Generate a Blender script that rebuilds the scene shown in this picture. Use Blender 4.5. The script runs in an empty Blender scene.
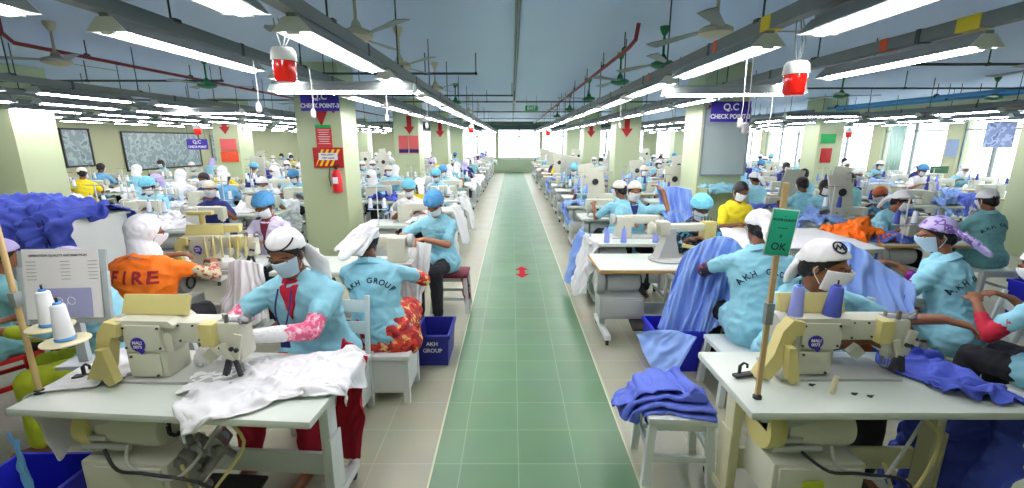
import bpy, bmesh, math, random
from mathutils import Vector, Matrix, noise
from mathutils.bvhtree import BVHTree
V = Vector
PI = math.pi
R = math.radians
rnd = random.Random(7)
COL = bpy.context.scene.collection
SC = bpy.context.scene

# ------------------------------------------------------------------ camera geometry (used to read places off the floor plan)
FPX = 450.0; TH = math.atan(103/450.0); CAMH = 1.95
def at(px, py, z):
    x = (px-512)/FPX; y = (py-244)/FPX
    c, s = math.cos(TH), math.sin(TH)
    d = (x, c-s*y, -s-c*y); t = (z-CAMH)/d[2]
    return V((d[0]*t, d[1]*t, z))

# ------------------------------------------------------------------ materials
def lin(c): return tuple(((v/255)/12.92 if v/255 <= .04045 else ((v/255+.055)/1.055)**2.4) for v in c)+(1,)
MATS = {}
def mat(name, rgb, rough=.6, metal=0, vary=.06, scale=6, spec=.4, emit=0, bump=0, alpha=None, coat=0):
    if name in MATS: return MATS[name]
    m = bpy.data.materials.new(name); m.use_nodes = True; MATS[name] = m
    nt = m.node_tree; b = nt.nodes['Principled BSDF']
    c = lin(rgb)
    b.inputs['Roughness'].default_value = rough; b.inputs['Metallic'].default_value = metal
    b.inputs['Specular IOR Level'].default_value = spec
    if coat: b.inputs['Coat Weight'].default_value = coat; b.inputs['Coat Roughness'].default_value = .08
    if emit:
        b.inputs['Base Color'].default_value = c
        b.inputs['Emission Color'].default_value = c; b.inputs['Emission Strength'].default_value = emit
        return m
    tc = nt.nodes.new('ShaderNodeTexCoord'); nz = nt.nodes.new('ShaderNodeTexNoise')
    nz.inputs['Scale'].default_value = scale; nz.inputs['Detail'].default_value = 4
    nt.links.new(tc.outputs['Object'], nz.inputs['Vector'])
    mx = nt.nodes.new('ShaderNodeMix'); mx.data_type = 'RGBA'
    mx.inputs[6].default_value = tuple(v*(1-vary) for v in c[:3])+(1,)
    mx.inputs[7].default_value = tuple(min(1, v*(1+vary)) for v in c[:3])+(1,)
    nt.links.new(nz.outputs['Fac'], mx.inputs[0]); nt.links.new(mx.outputs[2], b.inputs['Base Color'])
    if bump:
        bp = nt.nodes.new('ShaderNodeBump'); bp.inputs['Strength'].default_value = bump; bp.inputs['Distance'].default_value = .01
        nt.links.new(nz.outputs['Fac'], bp.inputs['Height']); nt.links.new(bp.outputs['Normal'], b.inputs['Normal'])
    return m
def mat_pattern(name, c1, c2, c3, scale=18, thr=.5, kind='noise', rough=.75):
    """printed cloth: a pattern with a shape of its own in two or three colours"""
    if name in MATS: return MATS[name]
    m = bpy.data.materials.new(name); m.use_nodes = True; MATS[name] = m
    nt = m.node_tree; b = nt.nodes['Principled BSDF']; b.inputs['Roughness'].default_value = rough
    tc = nt.nodes.new('ShaderNodeTexCoord')
    if kind == 'voronoi':
        nz = nt.nodes.new('ShaderNodeTexVoronoi'); nz.inputs['Scale'].default_value = scale; out = nz.outputs['Distance']
    elif kind == 'wave':
        nz = nt.nodes.new('ShaderNodeTexWave'); nz.inputs['Scale'].default_value = scale; nz.inputs['Distortion'].default_value = 6
        nz.inputs['Detail'].default_value = 3; out = nz.outputs['Fac']
    else:
        nz = nt.nodes.new('ShaderNodeTexNoise'); nz.inputs['Scale'].default_value = scale; nz.inputs['Detail'].default_value = 2; out = nz.outputs['Fac']
    nt.links.new(tc.outputs['Object'], nz.inputs['Vector'])
    cr = nt.nodes.new('ShaderNodeValToRGB'); cr.color_ramp.interpolation = 'CONSTANT'
    e = cr.color_ramp.elements; e[0].color = lin(c1); e[0].position = 0; e[1].color = lin(c2); e[1].position = thr
    n = e.new(min(.98, thr+.12)); n.color = lin(c3)
    nt.links.new(out, cr.inputs['Fac']); nt.links.new(cr.outputs['Color'], b.inputs['Base Color'])
    return m
def mat_tiles(name, c1, c2, grout, w, h, ox=0, oy=0, rough=.22, gap=.006, coat=0):
    m = bpy.data.materials.new(name); m.use_nodes = True; MATS[name] = m
    nt = m.node_tree; b = nt.nodes['Principled BSDF']
    tc = nt.nodes.new('ShaderNodeTexCoord'); mp = nt.nodes.new('ShaderNodeMapping')
    mp.inputs['Location'].default_value = (ox, oy, 0)
    nt.links.new(tc.outputs['Object'], mp.inputs['Vector'])
    br = nt.nodes.new('ShaderNodeTexBrick'); br.offset = 0; br.squash = 1
    br.inputs['Scale'].default_value = 1; br.inputs['Brick Width'].default_value = w; br.inputs['Row Height'].default_value = h
    br.inputs['Mortar Size'].default_value = gap*.5; br.inputs['Mortar Smooth'].default_value = .1
    br.inputs['Color1'].default_value = lin(c1); br.inputs['Color2'].default_value = lin(c2); br.inputs['Mortar'].default_value = lin(grout)
    nt.links.new(mp.outputs['Vector'], br.inputs['Vector'])
    nz = nt.nodes.new('ShaderNodeTexNoise'); nz.inputs['Scale'].default_value = 3; nz.inputs['Detail'].default_value = 5
    nt.links.new(tc.outputs['Object'], nz.inputs['Vector'])
    mx = nt.nodes.new('ShaderNodeMix'); mx.data_type = 'RGBA'; mx.blend_type = 'MULTIPLY'; mx.inputs[0].default_value = .25
    nt.links.new(br.outputs['Color'], mx.inputs[6]); nt.links.new(nz.outputs['Color'], mx.inputs[7])
    hs = nt.nodes.new('ShaderNodeHueSaturation'); hs.inputs['Value'].default_value = 1.12
    nt.links.new(mx.outputs[2], hs.inputs['Color'])
    nt.links.new(hs.outputs['Color'], b.inputs['Base Color'])
    mr = nt.nodes.new('ShaderNodeMapRange'); mr.inputs[3].default_value = rough*.8; mr.inputs[4].default_value = rough*1.25
    nt.links.new(nz.outputs['Fac'], mr.inputs[0]); nt.links.new(mr.outputs[0], b.inputs['Roughness'])
    if coat: b.inputs['Coat Weight'].default_value = coat; b.inputs['Coat Roughness'].default_value = .05
    return m
SHIRT = mat('shirt blue', (140, 200, 218), .8, scale=30)
SHIRT2 = mat('shirt teal', (118, 178, 184), .8, scale=30)
SHIRT3 = mat('shirt sky', (112, 174, 214), .8, scale=30)
WHITE = mat('white cotton', (236, 238, 240), .85, scale=20, vary=.03)
WHITEC = mat('white coat', (214, 208, 232), .85, scale=20, vary=.03)
CREAMW = mat('cream scarf', (228, 226, 212), .85, scale=20)
LAV = mat('lavender cloth', (186, 176, 226), .85)
LAVP = mat_pattern('lavender print', (186, 176, 226), (120, 90, 170), (200, 190, 235), 22, .55)
SKIN = mat('skin', (134, 88, 62), .55, scale=10)
SKIN2 = mat('skin deep', (104, 66, 46), .55, scale=10)
SKIN3 = mat('skin light', (160, 108, 78), .55, scale=10)
HAIR = mat('black hair', (22, 20, 22), .45, scale=40)
MASKM = mat('face mask', (188, 214, 230), .8, vary=.02)
MASKW = mat('white face mask', (230, 236, 240), .8, vary=.02)
NETB = mat('blue hairnet', (74, 140, 190), .8, scale=60, vary=.25, bump=.5)
NETL = mat('light blue hairnet', (110, 190, 214), .7, scale=60, vary=.25, bump=.5)
BLACKC = mat('black cloth', (30, 32, 40), .85)
NAVY = mat('navy cloth', (36, 46, 110), .85)
DENIM = mat('royal blue cloth', (92, 112, 204), .85, scale=14)
DENIM2 = mat('deep blue cloth', (66, 84, 182), .85, scale=14)
SKYCL = mat('light blue cloth', (142, 174, 236), .85, scale=14)
RED = mat('red cloth', (176, 24, 52), .8)
MAROON = mat('maroon cloth', (110, 26, 48), .7)
LIME = mat('lime cloth', (170, 186, 40), .8)
YEL = mat('yellow cloth', (232, 214, 40), .8)
ORANGE = mat('orange vest', (244, 118, 22), .75, scale=18, vary=.04)
MAGENTA = mat('magenta cloth', (176, 40, 96), .8)
PURPLE = mat('purple sleeve', (128, 36, 140), .8)
REDPR = mat_pattern('red print skirt', (150, 22, 28), (206, 60, 40), (226, 190, 120), 16, .47)
PINKPR = mat_pattern('pink print sleeve', (214, 90, 130), (236, 150, 176), (244, 220, 226), 40, .5)
FLORAL = mat_pattern('floral sleeve', (190, 184, 150), (168, 50, 60), (150, 160, 120), 26, .52)
DARKPR = mat_pattern('dark print dress', (24, 30, 44), (70, 150, 180), (210, 220, 220), 22, .55)
PURPR = mat_pattern('dark purple print', (40, 28, 56), (150, 60, 90), (200, 170, 190), 40, .56)
METW = mat('machine cream white', (206, 208, 190), .38, scale=8, vary=.03)
METG = mat('machine grey', (178, 182, 178), .4, scale=8)
METC = mat('machine cream cover', (208, 198, 130), .42, scale=8)
STEEL = mat('steel', (150, 152, 152), .3, metal=.8)
DARK = mat('dark metal', (44, 46, 48), .5)
TABLE = mat('table top laminate', (208, 218, 208), .3, scale=3, vary=.03)
TEDGE = mat('wood edge', (196, 148, 78), .5, scale=30, vary=.15)
PAINTW = mat('white painted wood', (214, 222, 220), .45, scale=5, vary=.04)
PAINTC = mat('cream painted metal', (214, 212, 178), .45, scale=5)
GREYLEG = mat('grey painted metal', (150, 160, 158), .5, scale=5)
BEIGEW = mat('pale wood stick', (196, 170, 120), .6, scale=30, vary=.12)
CARD = mat('cream plastic disc', (214, 208, 172), .5)
CONEW = mat('white thread', (238, 242, 246), .8, scale=80, vary=.03)
CONEB = mat('blue thread', (70, 84, 170), .8, scale=80)
CONEL = mat('lilac thread', (150, 160, 232), .8, scale=80)
CONET = mat('cone base blue', (80, 150, 220), .5)
BINB = mat('royal blue plastic', (36, 42, 190), .4)
BIND = mat('dark blue plastic', (34, 40, 140), .45)
GREENT = mat('green tag card', (40, 178, 140), .6, vary=.02)
INK = mat('dark ink', (28, 40, 60), .8, vary=0)
REDP = mat('red paint', (176, 30, 34), .5)
REDPIPE = mat('dark red pipe', (128, 30, 48), .45)
PIPEBL = mat('blue pipe', (70, 150, 200), .45)
PIPEG = mat('grey conduit', (112, 124, 128), .5)
TRAY = mat('cable tray grey', (112, 122, 122), .55, scale=3, vary=.1)
TRAYD = mat('dark steel channel', (58, 70, 72), .55)
FIXT = mat('fixture enamel', (206, 214, 206), .4, vary=.02)
FIXG = mat('fixture grey', (128, 138, 136), .45)
TUBE = mat('lit tube', (255, 246, 250), .4, emit=30)
FANC = mat('fan cream', (192, 190, 164), .45)
FANG = mat('fan green', (30, 118, 74), .45)
FANBL = mat('fan blade grey', (140, 152, 156), .5)
REDLAMP = mat('red lamp glass', (232, 28, 20), .2, coat=.5, vary=.02)
PAPER = mat('white paper', (248, 248, 250), .7, vary=.01)
PLAST = mat('clear plastic grey', (176, 186, 190), .25)
SIGNB = mat('sign blue', (56, 44, 160), .5, vary=.02)
SIGNW = mat('sign white', (240, 240, 244), .6, vary=.01)
EXITG = mat('exit sign green', (30, 170, 90), .5, vary=.02)
WALLM = mat('wall pale green', (176, 182, 146), .7, scale=2, vary=.03)
COLM = mat('pillar pale green', (184, 198, 160), .35, scale=2, vary=.03)
CEILM = mat('ceiling paint', (186, 210, 242), .55, scale=.6, vary=.05)
FRAMEM = mat('aluminium frame', (140, 150, 150), .5)
BOARDM = mat('glossy board', (186, 204, 204), .12, scale=2, vary=.05)
MIRB = mat_pattern('notice photo print', (128, 150, 154), (158, 178, 180), (112, 134, 142), 5, .5, rough=.25)
YELP = mat('yellow paint', (240, 214, 40), .5, vary=.02)
CASTER = mat('black rubber', (26, 26, 28), .6)

# ------------------------------------------------------------------ mesh building
class MB:
    def __init__(s): s.bm = bmesh.new()
    def _add(s, verts, faces):
        vs = [s.bm.verts.new(v) for v in verts]
        for f in faces:
            try: s.bm.faces.new([vs[i] for i in f])
            except ValueError: pass
        return vs
    def box(s, c, size, rot=None, bev=0, taper=1.0):
        x, y, z = (v/2 for v in size); t = taper
        P = [V((-x,-y,-z)),V((x,-y,-z)),V((x,y,-z)),V((-x,y,-z)),V((-x*t,-y*t,z)),V((x*t,-y*t,z)),V((x*t,y*t,z)),V((-x*t,y*t,z))]
        M = (Matrix.Translation(c) @ (rot if rot is not None else Matrix())) if not isinstance(rot, tuple) else Matrix.Translation(c) @ (Matrix.Rotation(rot[2],4,'Z')@Matrix.Rotation(rot[1],4,'Y')@Matrix.Rotation(rot[0],4,'X'))
        F = [(0,3,2,1),(4,5,6,7),(0,1,5,4),(1,2,6,5),(2,3,7,6),(3,0,4,7)]
        if bev:
            b = bmesh.new(); vs = [b.verts.new(p) for p in P]
            for f in F: b.faces.new([vs[i] for i in f])
            bmesh.ops.bevel(b, geom=list(b.edges), offset=bev, segments=2, affect='EDGES', profile=.6)
            b.verts.index_update()
            s._add([M @ v.co for v in b.verts], [[v.index for v in f.verts] for f in b.faces]); b.free()
        else: s._add([M @ p for p in P], F)
        return s
    def loft(s, rings):
        """rings: list of lists of points (same count); closed with end caps"""
        n = len(rings[0]); pts = [p for r in rings for p in r]; F = []
        for i in range(len(rings)-1):
            for j in range(n): F.append((i*n+j, i*n+(j+1)%n, (i+1)*n+(j+1)%n, (i+1)*n+j))
        F.append(tuple(range(n-1,-1,-1))); F.append(tuple((len(rings)-1)*n+j for j in range(n)))
        s._add(pts, F); return s
    def ring(s, c, ax, ay, rx, ry, n=14):
        return [c + ax*(rx*math.cos(2*PI*j/n)) + ay*(ry*math.sin(2*PI*j/n)) for j in range(n)]
    def cap(s, p0, p1, r0, r1=None, n=12, flat=1.0, side=None, ends=True):
        """tapered capsule"""
        p0, p1 = V(p0), V(p1); r1 = r0 if r1 is None else r1
        d = (p1-p0); L = d.length
        if L < 1e-6: d = V((0,0,1))
        d.normalize()
        a = V(side).normalized() if side is not None else (d.cross(V((0,0,1))) if abs(d.z) < .9 else d.cross(V((0,1,0)))).normalized()
        a = (a - d*a.dot(d)).normalized(); b = d.cross(a)
        rings = []
        if ends:
            for k in (80, 55, 28): rings.append(s.ring(p0 - d*r0*math.sin(R(k)), a, b, r0*math.cos(R(k)), r0*flat*math.cos(R(k)), n))
        rings.append(s.ring(p0, a, b, r0, r0*flat, n)); rings.append(s.ring(p1, a, b, r1, r1*flat, n))
        if ends:
            for k in (28, 55, 80): rings.append(s.ring(p1 + d*r1*math.sin(R(k)), a, b, r1*math.cos(R(k)), r1*flat*math.cos(R(k)), n))
        return s.loft(rings)
    def cyl(s, p0, p1, r, r1=None, n=16): return s.cap(p0, p1, r, r1, n, ends=False)
    def tube(s, pts, r, n=8):
        pts = [V(p) for p in pts]; rings = []; a = None
        for i, p in enumerate(pts):
            d = (pts[min(i+1, len(pts)-1)] - pts[max(i-1, 0)]).normalized()
            if a is None: a = (d.cross(V((0,0,1))) if abs(d.z) < .9 else d.cross(V((0,1,0)))).normalized()
            a = (a - d*a.dot(d)).normalized(); b = d.cross(a); rings.append(s.ring(p, a, b, r, r, n))
        return s.loft(rings)
    def ell(s, c, r, M=None, nu=18, nv=12):
        M = M if M is not None else Matrix.Identity(3); c = V(c); rings = []
        for i in range(nv+1):
            t = PI*(i+.15)/(nv+.3)
            rings.append([c + M @ V((r[0]*math.sin(t)*math.cos(2*PI*j/nu), r[1]*math.sin(t)*math.sin(2*PI*j/nu), -r[2]*math.cos(t))) for j in range(nu)])
        return s.loft(rings)
    def ellcut(s, c, r, M, co, no, nu=28, nv=20):
        b = MB(); b.ell(c, r, M, nu, nv); bm = b.bm
        res = bmesh.ops.bisect_plane(bm, geom=list(bm.verts)+list(bm.edges)+list(bm.faces), plane_co=co, plane_no=no, clear_outer=True)
        ed = [e for e in res['geom_cut'] if isinstance(e, bmesh.types.BMEdge)]
        bmesh.ops.holes_fill(bm, edges=[e for e in bm.edges if e.is_boundary], sides=0)
        bm.verts.index_update(); s._add([v.co.copy() for v in bm.verts], [[v.index for v in f.verts] for f in bm.faces]); bm.free(); return s
    def lathe(s, c, prof, n=24, axis='Z'):
        c = V(c); ax = {'Z': (V((1,0,0)), V((0,1,0)), V((0,0,1))), 'X': (V((0,1,0)), V((0,0,1)), V((1,0,0))), 'Y': (V((0,0,1)), V((1,0,0)), V((0,1,0)))}[axis]
        return s.loft([s.ring(c + ax[2]*h, ax[0], ax[1], r, r, n) for r, h in prof])
    def prism(s, pts, y0, y1, M=None):
        """outline in xz extruded along y"""
        n = len(pts); P = [V((p[0], y0, p[1])) for p in pts] + [V((p[0], y1, p[1])) for p in pts]
        if M is not None: P = [M @ p for p in P]
        s._add(P, [tuple(range(n)), tuple(range(2*n-1, n-1, -1))] + [(i, i+n, (i+1)%n+n, (i+1)%n) for i in range(n)]); return s
    def grid(s, f, nu, nv):
        P = [f(i/nu, j/nv) for j in range(nv+1) for i in range(nu+1)]
        s._add(P, [(j*(nu+1)+i, j*(nu+1)+i+1, (j+1)*(nu+1)+i+1, (j+1)*(nu+1)+i) for j in range(nv) for i in range(nu)]); return s
    def mesh(s, name='mesh', smooth=True, ang=35):
        bmesh.ops.recalc_face_normals(s.bm, faces=list(s.bm.faces))
        me = bpy.data.meshes.new(name); s.bm.to_mesh(me); s.bm.free()
        if smooth: shade(me, ang)
        return me
def shade(me, ang=35):
    for p in me.polygons: p.use_smooth = True
    if ang < 180:
        try: me.set_sharp_from_angle(angle=R(ang))
        except Exception: pass
def link(name, me, m=None, parent=None, loc=None, rz=None):
    o = bpy.data.objects.new(name, me); COL.objects.link(o)
    if m is not None:
        if len(me.materials) == 0: me.materials.append(m)
        if me.materials[0] is not m:
            o.material_slots[0].link = 'OBJECT'; o.material_slots[0].material = m
    if parent is not None: o.parent = parent
    if loc is not None: o.location = loc
    if rz is not None: o.rotation_euler = (0, 0, rz)
    return o
def ob(name, mb, m, parent=None, ang=35, **k): return link(name, mb.mesh(name, True, ang), m, parent, **k)
def empty(name, loc=(0,0,0), rz=0):
    o = bpy.data.objects.new(name, None); COL.objects.link(o); o.location = loc; o.rotation_euler = (0,0,rz); o.empty_display_size = .1; return o
LAB = {}
def tag(o, label, cat, group=None):
    o['label'] = label; o['category'] = cat
    if group: o['group'] = group
    LAB.setdefault(label, []).append(o.name)
    return o
def struct(o): o['kind'] = 'structure'; return o
def dup(o, loc=None, rz=None, parent=None):
    c = o.copy(); COL.objects.link(c)
    if parent is not None: c.parent = parent
    if loc is not None: c.location = loc
    if rz is not None: c.rotation_euler = (0, 0, rz)
    for ch in KIDS.get(o.name, [x for x in o.children]): dup(ch, parent=c)
    return c
KIDS = {}
def remesh(me, vox, smooth=2, fac=.5):
    o = bpy.data.objects.new('tmp', me); COL.objects.link(o)
    md = o.modifiers.new('r', 'REMESH'); md.mode = 'VOXEL'; md.voxel_size = vox; md.use_smooth_shade = True
    if smooth:
        sm = o.modifiers.new('s', 'SMOOTH'); sm.iterations = smooth; sm.factor = fac
    dg = bpy.context.evaluated_depsgraph_get()
    r = bpy.data.meshes.new_from_object(o.evaluated_get(dg)); bpy.data.objects.remove(o); bpy.data.meshes.remove(me)
    for p in r.polygons: p.use_smooth = True
    return r
def wrinkle(me, amp, sc=(9, 9, 4), seed=0, ridge=True, sel=None):
    off = V((seed*7.3, seed*3.1, seed*1.7)); nrm = [v.normal.copy() for v in me.vertices]
    for v, n in zip(me.vertices, nrm):
        q = V((v.co.x*sc[0], v.co.y*sc[1], v.co.z*sc[2])) + off
        w = noise.noise(q*.5)*1.5
        a = noise.noise(q + V((w, w, w)))
        if ridge: a = 1-abs(a)*3.2
        a += .5*noise.noise(q*2.3)
        if sel: a *= sel(v.co)
        v.co += n*amp*a
    return me
def joinmesh(items, name='joined'):
    """items: (mesh, matrix, material) -> one mesh with material slots"""
    bm = bmesh.new(); mats = []
    for me, M, m in items:
        if m not in mats: mats.append(m)
        k = mats.index(m); n0 = len(bm.faces); nv0 = len(bm.verts)
        bm.from_mesh(me); bm.verts.ensure_lookup_table(); bm.faces.ensure_lookup_table()
        for v in bm.verts[nv0:]: v.co = M @ v.co
        for f in bm.faces[n0:]: f.material_index = k
    me = bpy.data.meshes.new(name); bm.to_mesh(me); bm.free()
    for m in mats: me.materials.append(m)
    return me
_TX = {}
def text_mesh(s, size, spacing=1.0, bold=0):
    k = (s, size, spacing, bold)
    cu = bpy.data.curves.new('t', 'FONT'); cu.body = s; cu.size = size; cu.align_x = 'CENTER'; cu.align_y = 'CENTER'; cu.space_character = spacing
    cu.resolution_u = 3; cu.offset = bold
    o = bpy.data.objects.new('t', cu); COL.objects.link(o); dg = bpy.context.evaluated_depsgraph_get()
    me = bpy.data.meshes.new_from_object(o.evaluated_get(dg)); bpy.data.objects.remove(o); return me
def text_on(name, s, size, m, parent, loc, rot=(R(90),0,0), bold=0, spacing=1.0, sx=1.0):
    me = text_mesh(s, size, spacing, bold)
    o = link(name, me, m, parent); o.location = loc; o.rotation_euler = rot; o.scale = (sx, 1, 1); return o
def cloth_letters(name, s, size, m, parent, target, center, normal, up, arc=0, step=None, bold=.0012, off=.004):
    """lettering printed on cloth: every glyph is laid on the target surface"""
    bvh = BVHTree.FromPolygons([v.co for v in target.vertices], [tuple(p.vertices) for p in target.polygons])
    center, normal, up = V(center), V(normal).normalized(), V(up).normalized(); right = up.cross(normal).normalized(); up = normal.cross(right).normalized()
    step = step or size*.78; n = len(s); bm = bmesh.new()
    for i, ch in enumerate(s):
        if ch == ' ': continue
        g = text_mesh(ch, size, 1, bold); k = i-(n-1)/2
        if size > .08:
            gb = bmesh.new(); gb.from_mesh(g); bmesh.ops.triangulate(gb, faces=list(gb.faces)); bmesh.ops.subdivide_edges(gb, edges=list(gb.edges), cuts=3, use_grid_fill=True); gb.to_mesh(g); gb.free()
        if arc: th = k*step/arc; cx, cy, rot = arc*math.sin(th), arc*math.cos(th)-arc, -th
        else: cx, cy, rot = k*step, 0, 0
        b0 = len(bm.verts); bm.from_mesh(g); bm.verts.ensure_lookup_table()
        for v in bm.verts[b0:]:
            x = v.co.x*math.cos(rot)-v.co.y*math.sin(rot)+cx; y = v.co.x*math.sin(rot)+v.co.y*math.cos(rot)+cy
            p = center + right*x + up*y; h = bvh.ray_cast(p+normal*.4, -normal, .8)
            v.co = (h[0] + normal*off) if h[0] is not None else p
        bpy.data.meshes.remove(g)
    me = bpy.data.meshes.new(name); bm.to_mesh(me); bm.free()
    return link(name, me, m, parent)

# ------------------------------------------------------------------ cloth
def fold(x, y, seed, k=1.0):
    q = V((x*2.2*k+seed*5.1, y*2.2*k-seed*3.3, seed*1.9)); w1 = noise.noise(q); w2 = noise.noise(q+V((9.2,4.1,0)))
    a = noise.noise(V((x*3.4*k+w1*1.6+seed, y*8*k+w2*1.6, seed)))
    b = noise.noise(V((x*9*k+w2*2, y*4*k+w1*2-seed, seed+4)))
    return (1-abs(a)*2.6)*.6 + (1-abs(b)*2.6)*.4 + .2*noise.noise(q*5)
def solid_cloth(mb, thick=.004, sub=1):
    me = mb.mesh('cloth', True, 180); o = bpy.data.objects.new('tmp', me); COL.objects.link(o)
    if sub: md = o.modifiers.new('u', 'SUBSURF'); md.levels = sub; md.render_levels = sub
    md = o.modifiers.new('s', 'SOLIDIFY'); md.thickness = thick; md.offset = 1
    dg = bpy.context.evaluated_depsgraph_get(); r = bpy.data.meshes.new_from_object(o.evaluated_get(dg)); bpy.data.objects.remove(o); bpy.data.meshes.remove(me)
    for p in r.polygons: p.use_smooth = True
    return r
def drape(w, l, cx, cy, rot, top, rect, seed, heap=.06, amp=.03, irr=.16, nu=44, nv=34, round_=.0, heapc=(0,0), heapr=.35, folds=1.0, floor=.03, thick=.004):
    """a garment dropped on a flat top (rect = x0,x1,y0,y1); what passes the edge hangs down"""
    x0, x1, y0, y1 = rect; mb = MB(); cr, sr = math.cos(rot), math.sin(rot)
    def f(u, v):
        a, b = u*2-1, v*2-1
        if round_: k = 1-round_*(1-1/max(1, math.hypot(a, b))); a *= k; b *= k
        ia = 1+irr*noise.noise(V((a*2+seed, b*2, 3.3)))*1.6; ib = 1+irr*noise.noise(V((a*2-seed, b*2, 8.1)))*1.6
        X = a*w/2*ia; Y = b*l/2*ib; fo = fold(X, Y, seed, folds)
        h = heap*math.exp(-((X-heapc[0])**2+(Y-heapc[1])**2)/(heapr**2))*(1+.35*fo) + amp*max(0, fo+.35)
        px, py = cx+X*cr-Y*sr, cy+X*sr+Y*cr
        dx = max(x0-px, px-x1, 0); dy = max(y0-py, py-y1, 0)
        if dx <= 0 and dy <= 0: return V((px, py, top+.004+h))
        e = .012+.03*max(0, fo+.3)
        d = max(dx, dy)
        if dx >= dy:
            sg = -1 if px < x0 else 1; z = top+.004+h*math.exp(-d*14)-max(0, d-.02); qy = py + (0 if dy <= 0 else 0)
            return V(((x0 if sg < 0 else x1)+sg*min(d+.006, e+.02*d), qy, max(floor, z)))
        sg = -1 if py < y0 else 1; z = top+.004+h*math.exp(-d*14)-max(0, d-.02)
        return V((px, (y0 if sg < 0 else y1)+sg*min(d+.006, e+.02*d), max(floor, z)))
    mb.grid(f, nu, nv); return solid_cloth(mb, thick)
def poly(pts, t):
    pts = [V(p) for p in pts]; n = len(pts)-1; k = min(int(t*n), n-1); s = t*n-k
    p0, p1, p2, p3 = pts[max(k-1,0)], pts[k], pts[k+1], pts[min(k+2,n)]
    return .5*((2*p1)+(p2-p0)*s+(2*p0-5*p1+4*p2-p3)*s*s+(3*p1-p0-3*p2+p3)*s*s*s)
def hang(top, bot, seed, amp=.03, nf=5, nu=40, nv=22, mid=None, thick=.004, rag=.03):
    """cloth between an upper and a lower line with running folds"""
    mb = MB()
    def f(u, v):
        a, b = poly(top, u), poly(bot, u)
        if mid is not None:
            m = poly(mid, u); p = a*(1-v)*(1-v)+m*2*v*(1-v)+b*v*v
        else: p = a.lerp(b, v)
        t = (poly(top, min(1, u+.02))-poly(top, max(0, u-.02))); t2 = (poly(bot, min(1,u+.02))-poly(bot, max(0,u-.02)))
        tt = (t+t2); d = (b-a); n = tt.cross(d)
        if n.length < 1e-9: n = V((0,1,0))
        n.normalize()
        w = noise.noise(V((u*2, v*1.6, seed)))*1.3
        s = math.sin(2*PI*(u*nf+w)+seed)+.5*math.sin(2*PI*(u*nf*2.3-w*1.5)+seed*2)+.5*noise.noise(V((u*8, v*5, seed*3)))
        p = p + n*amp*s*(.25+.75*math.sin(PI*min(1, v*.75+.12)))
        if v > .8: p.z += rag*noise.noise(V((u*5, seed, 0)))*(v-.8)*5
        return p
    mb.grid(f, nu, nv); return solid_cloth(mb, thick)

# ------------------------------------------------------------------ dropped cloth (real cloth solve, then frozen into a mesh)
def sim_cloth(w, l, cx, cy, rot, z0, boxes, seed, frames=34, res=.016, amp=.05, irr=.15, k=1.0, shape=None, thick=.003, pins=None, sub=1, selfc=True):
    mb = MB(); cr, sr = math.cos(rot), math.sin(rot); nu, nv = int(w/res), int(l/res)
    def f(u, v):
        a, b = u*2-1, v*2-1
        ia = 1+irr*noise.noise(V((a*2+seed, b*2, 3.3)))*1.6; ib = 1+irr*noise.noise(V((a*2-seed, b*2, 8.1)))*1.6
        X = a*w/2*ia; Y = b*l/2*ib
        z = z0+amp*(fold(X*1.3, Y*1.3, seed, k)+.3)
        if shape: X, Y, z = shape(X, Y, z, u, v)
        return V((cx+X*cr-Y*sr, cy+X*sr+Y*cr, z))
    mb.grid(f, nu, nv); me = mb.mesh('cloth', True, 180); o = bpy.data.objects.new('cloth_tmp', me); COL.objects.link(o)
    if pins:
        vg = o.vertex_groups.new(name='pin')
        for v in me.vertices:
            if pins(v.co): vg.add([v.index], 1.0, 'ADD')
    cs = []
    for item in boxes:
        if isinstance(item, bpy.types.Mesh): c_ = bpy.data.objects.new('col', item)
        else:
            (bx, by, bz), sz = item[0], item[1]; q = MB(); q.box((0,0,0), sz, bev=.012); c_ = bpy.data.objects.new('col', q.mesh('col')); c_.location = (bx, by, bz)
            if len(item) > 2: c_.rotation_euler = (0, 0, item[2])
        COL.objects.link(c_); md = c_.modifiers.new('c', 'COLLISION'); c_.collision.thickness_outer = .005; c_.collision.cloth_friction = 25; c_.collision.damping = .5; cs.append(c_)
    md = o.modifiers.new('cloth', 'CLOTH'); s = md.settings; s.quality = 6; s.mass = .15; s.tension_stiffness = 8; s.compression_stiffness = 8; s.shear_stiffness = 3; s.bending_stiffness = .06; s.air_damping = 2
    if pins: s.vertex_group_mass = 'pin'
    md.collision_settings.distance_min = .004; md.collision_settings.use_self_collision = selfc; md.collision_settings.self_distance_min = .004; md.collision_settings.collision_quality = 3
    md.point_cache.frame_start = 1; md.point_cache.frame_end = frames+2
    for fr in range(1, frames+1): SC.frame_set(fr)
    dg = bpy.context.evaluated_depsgraph_get(); r = bpy.data.meshes.new_from_object(o.evaluated_get(dg))
    bpy.data.objects.remove(o)
    for c_ in cs: bpy.data.objects.remove(c_)
    SC.frame_set(1)
    o = bpy.data.objects.new('tmp', r); COL.objects.link(o)
    if sub: md = o.modifiers.new('u', 'SUBSURF'); md.levels = sub; md.render_levels = sub
    md = o.modifiers.new('s', 'SOLIDIFY'); md.thickness = thick; md.offset = 1
    dg = bpy.context.evaluated_depsgraph_get(); r2 = bpy.data.meshes.new_from_object(o.evaluated_get(dg)); bpy.data.objects.remove(o); bpy.data.meshes.remove(r)
    for p in r2.polygons: p.use_smooth = True
    return r2

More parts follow.
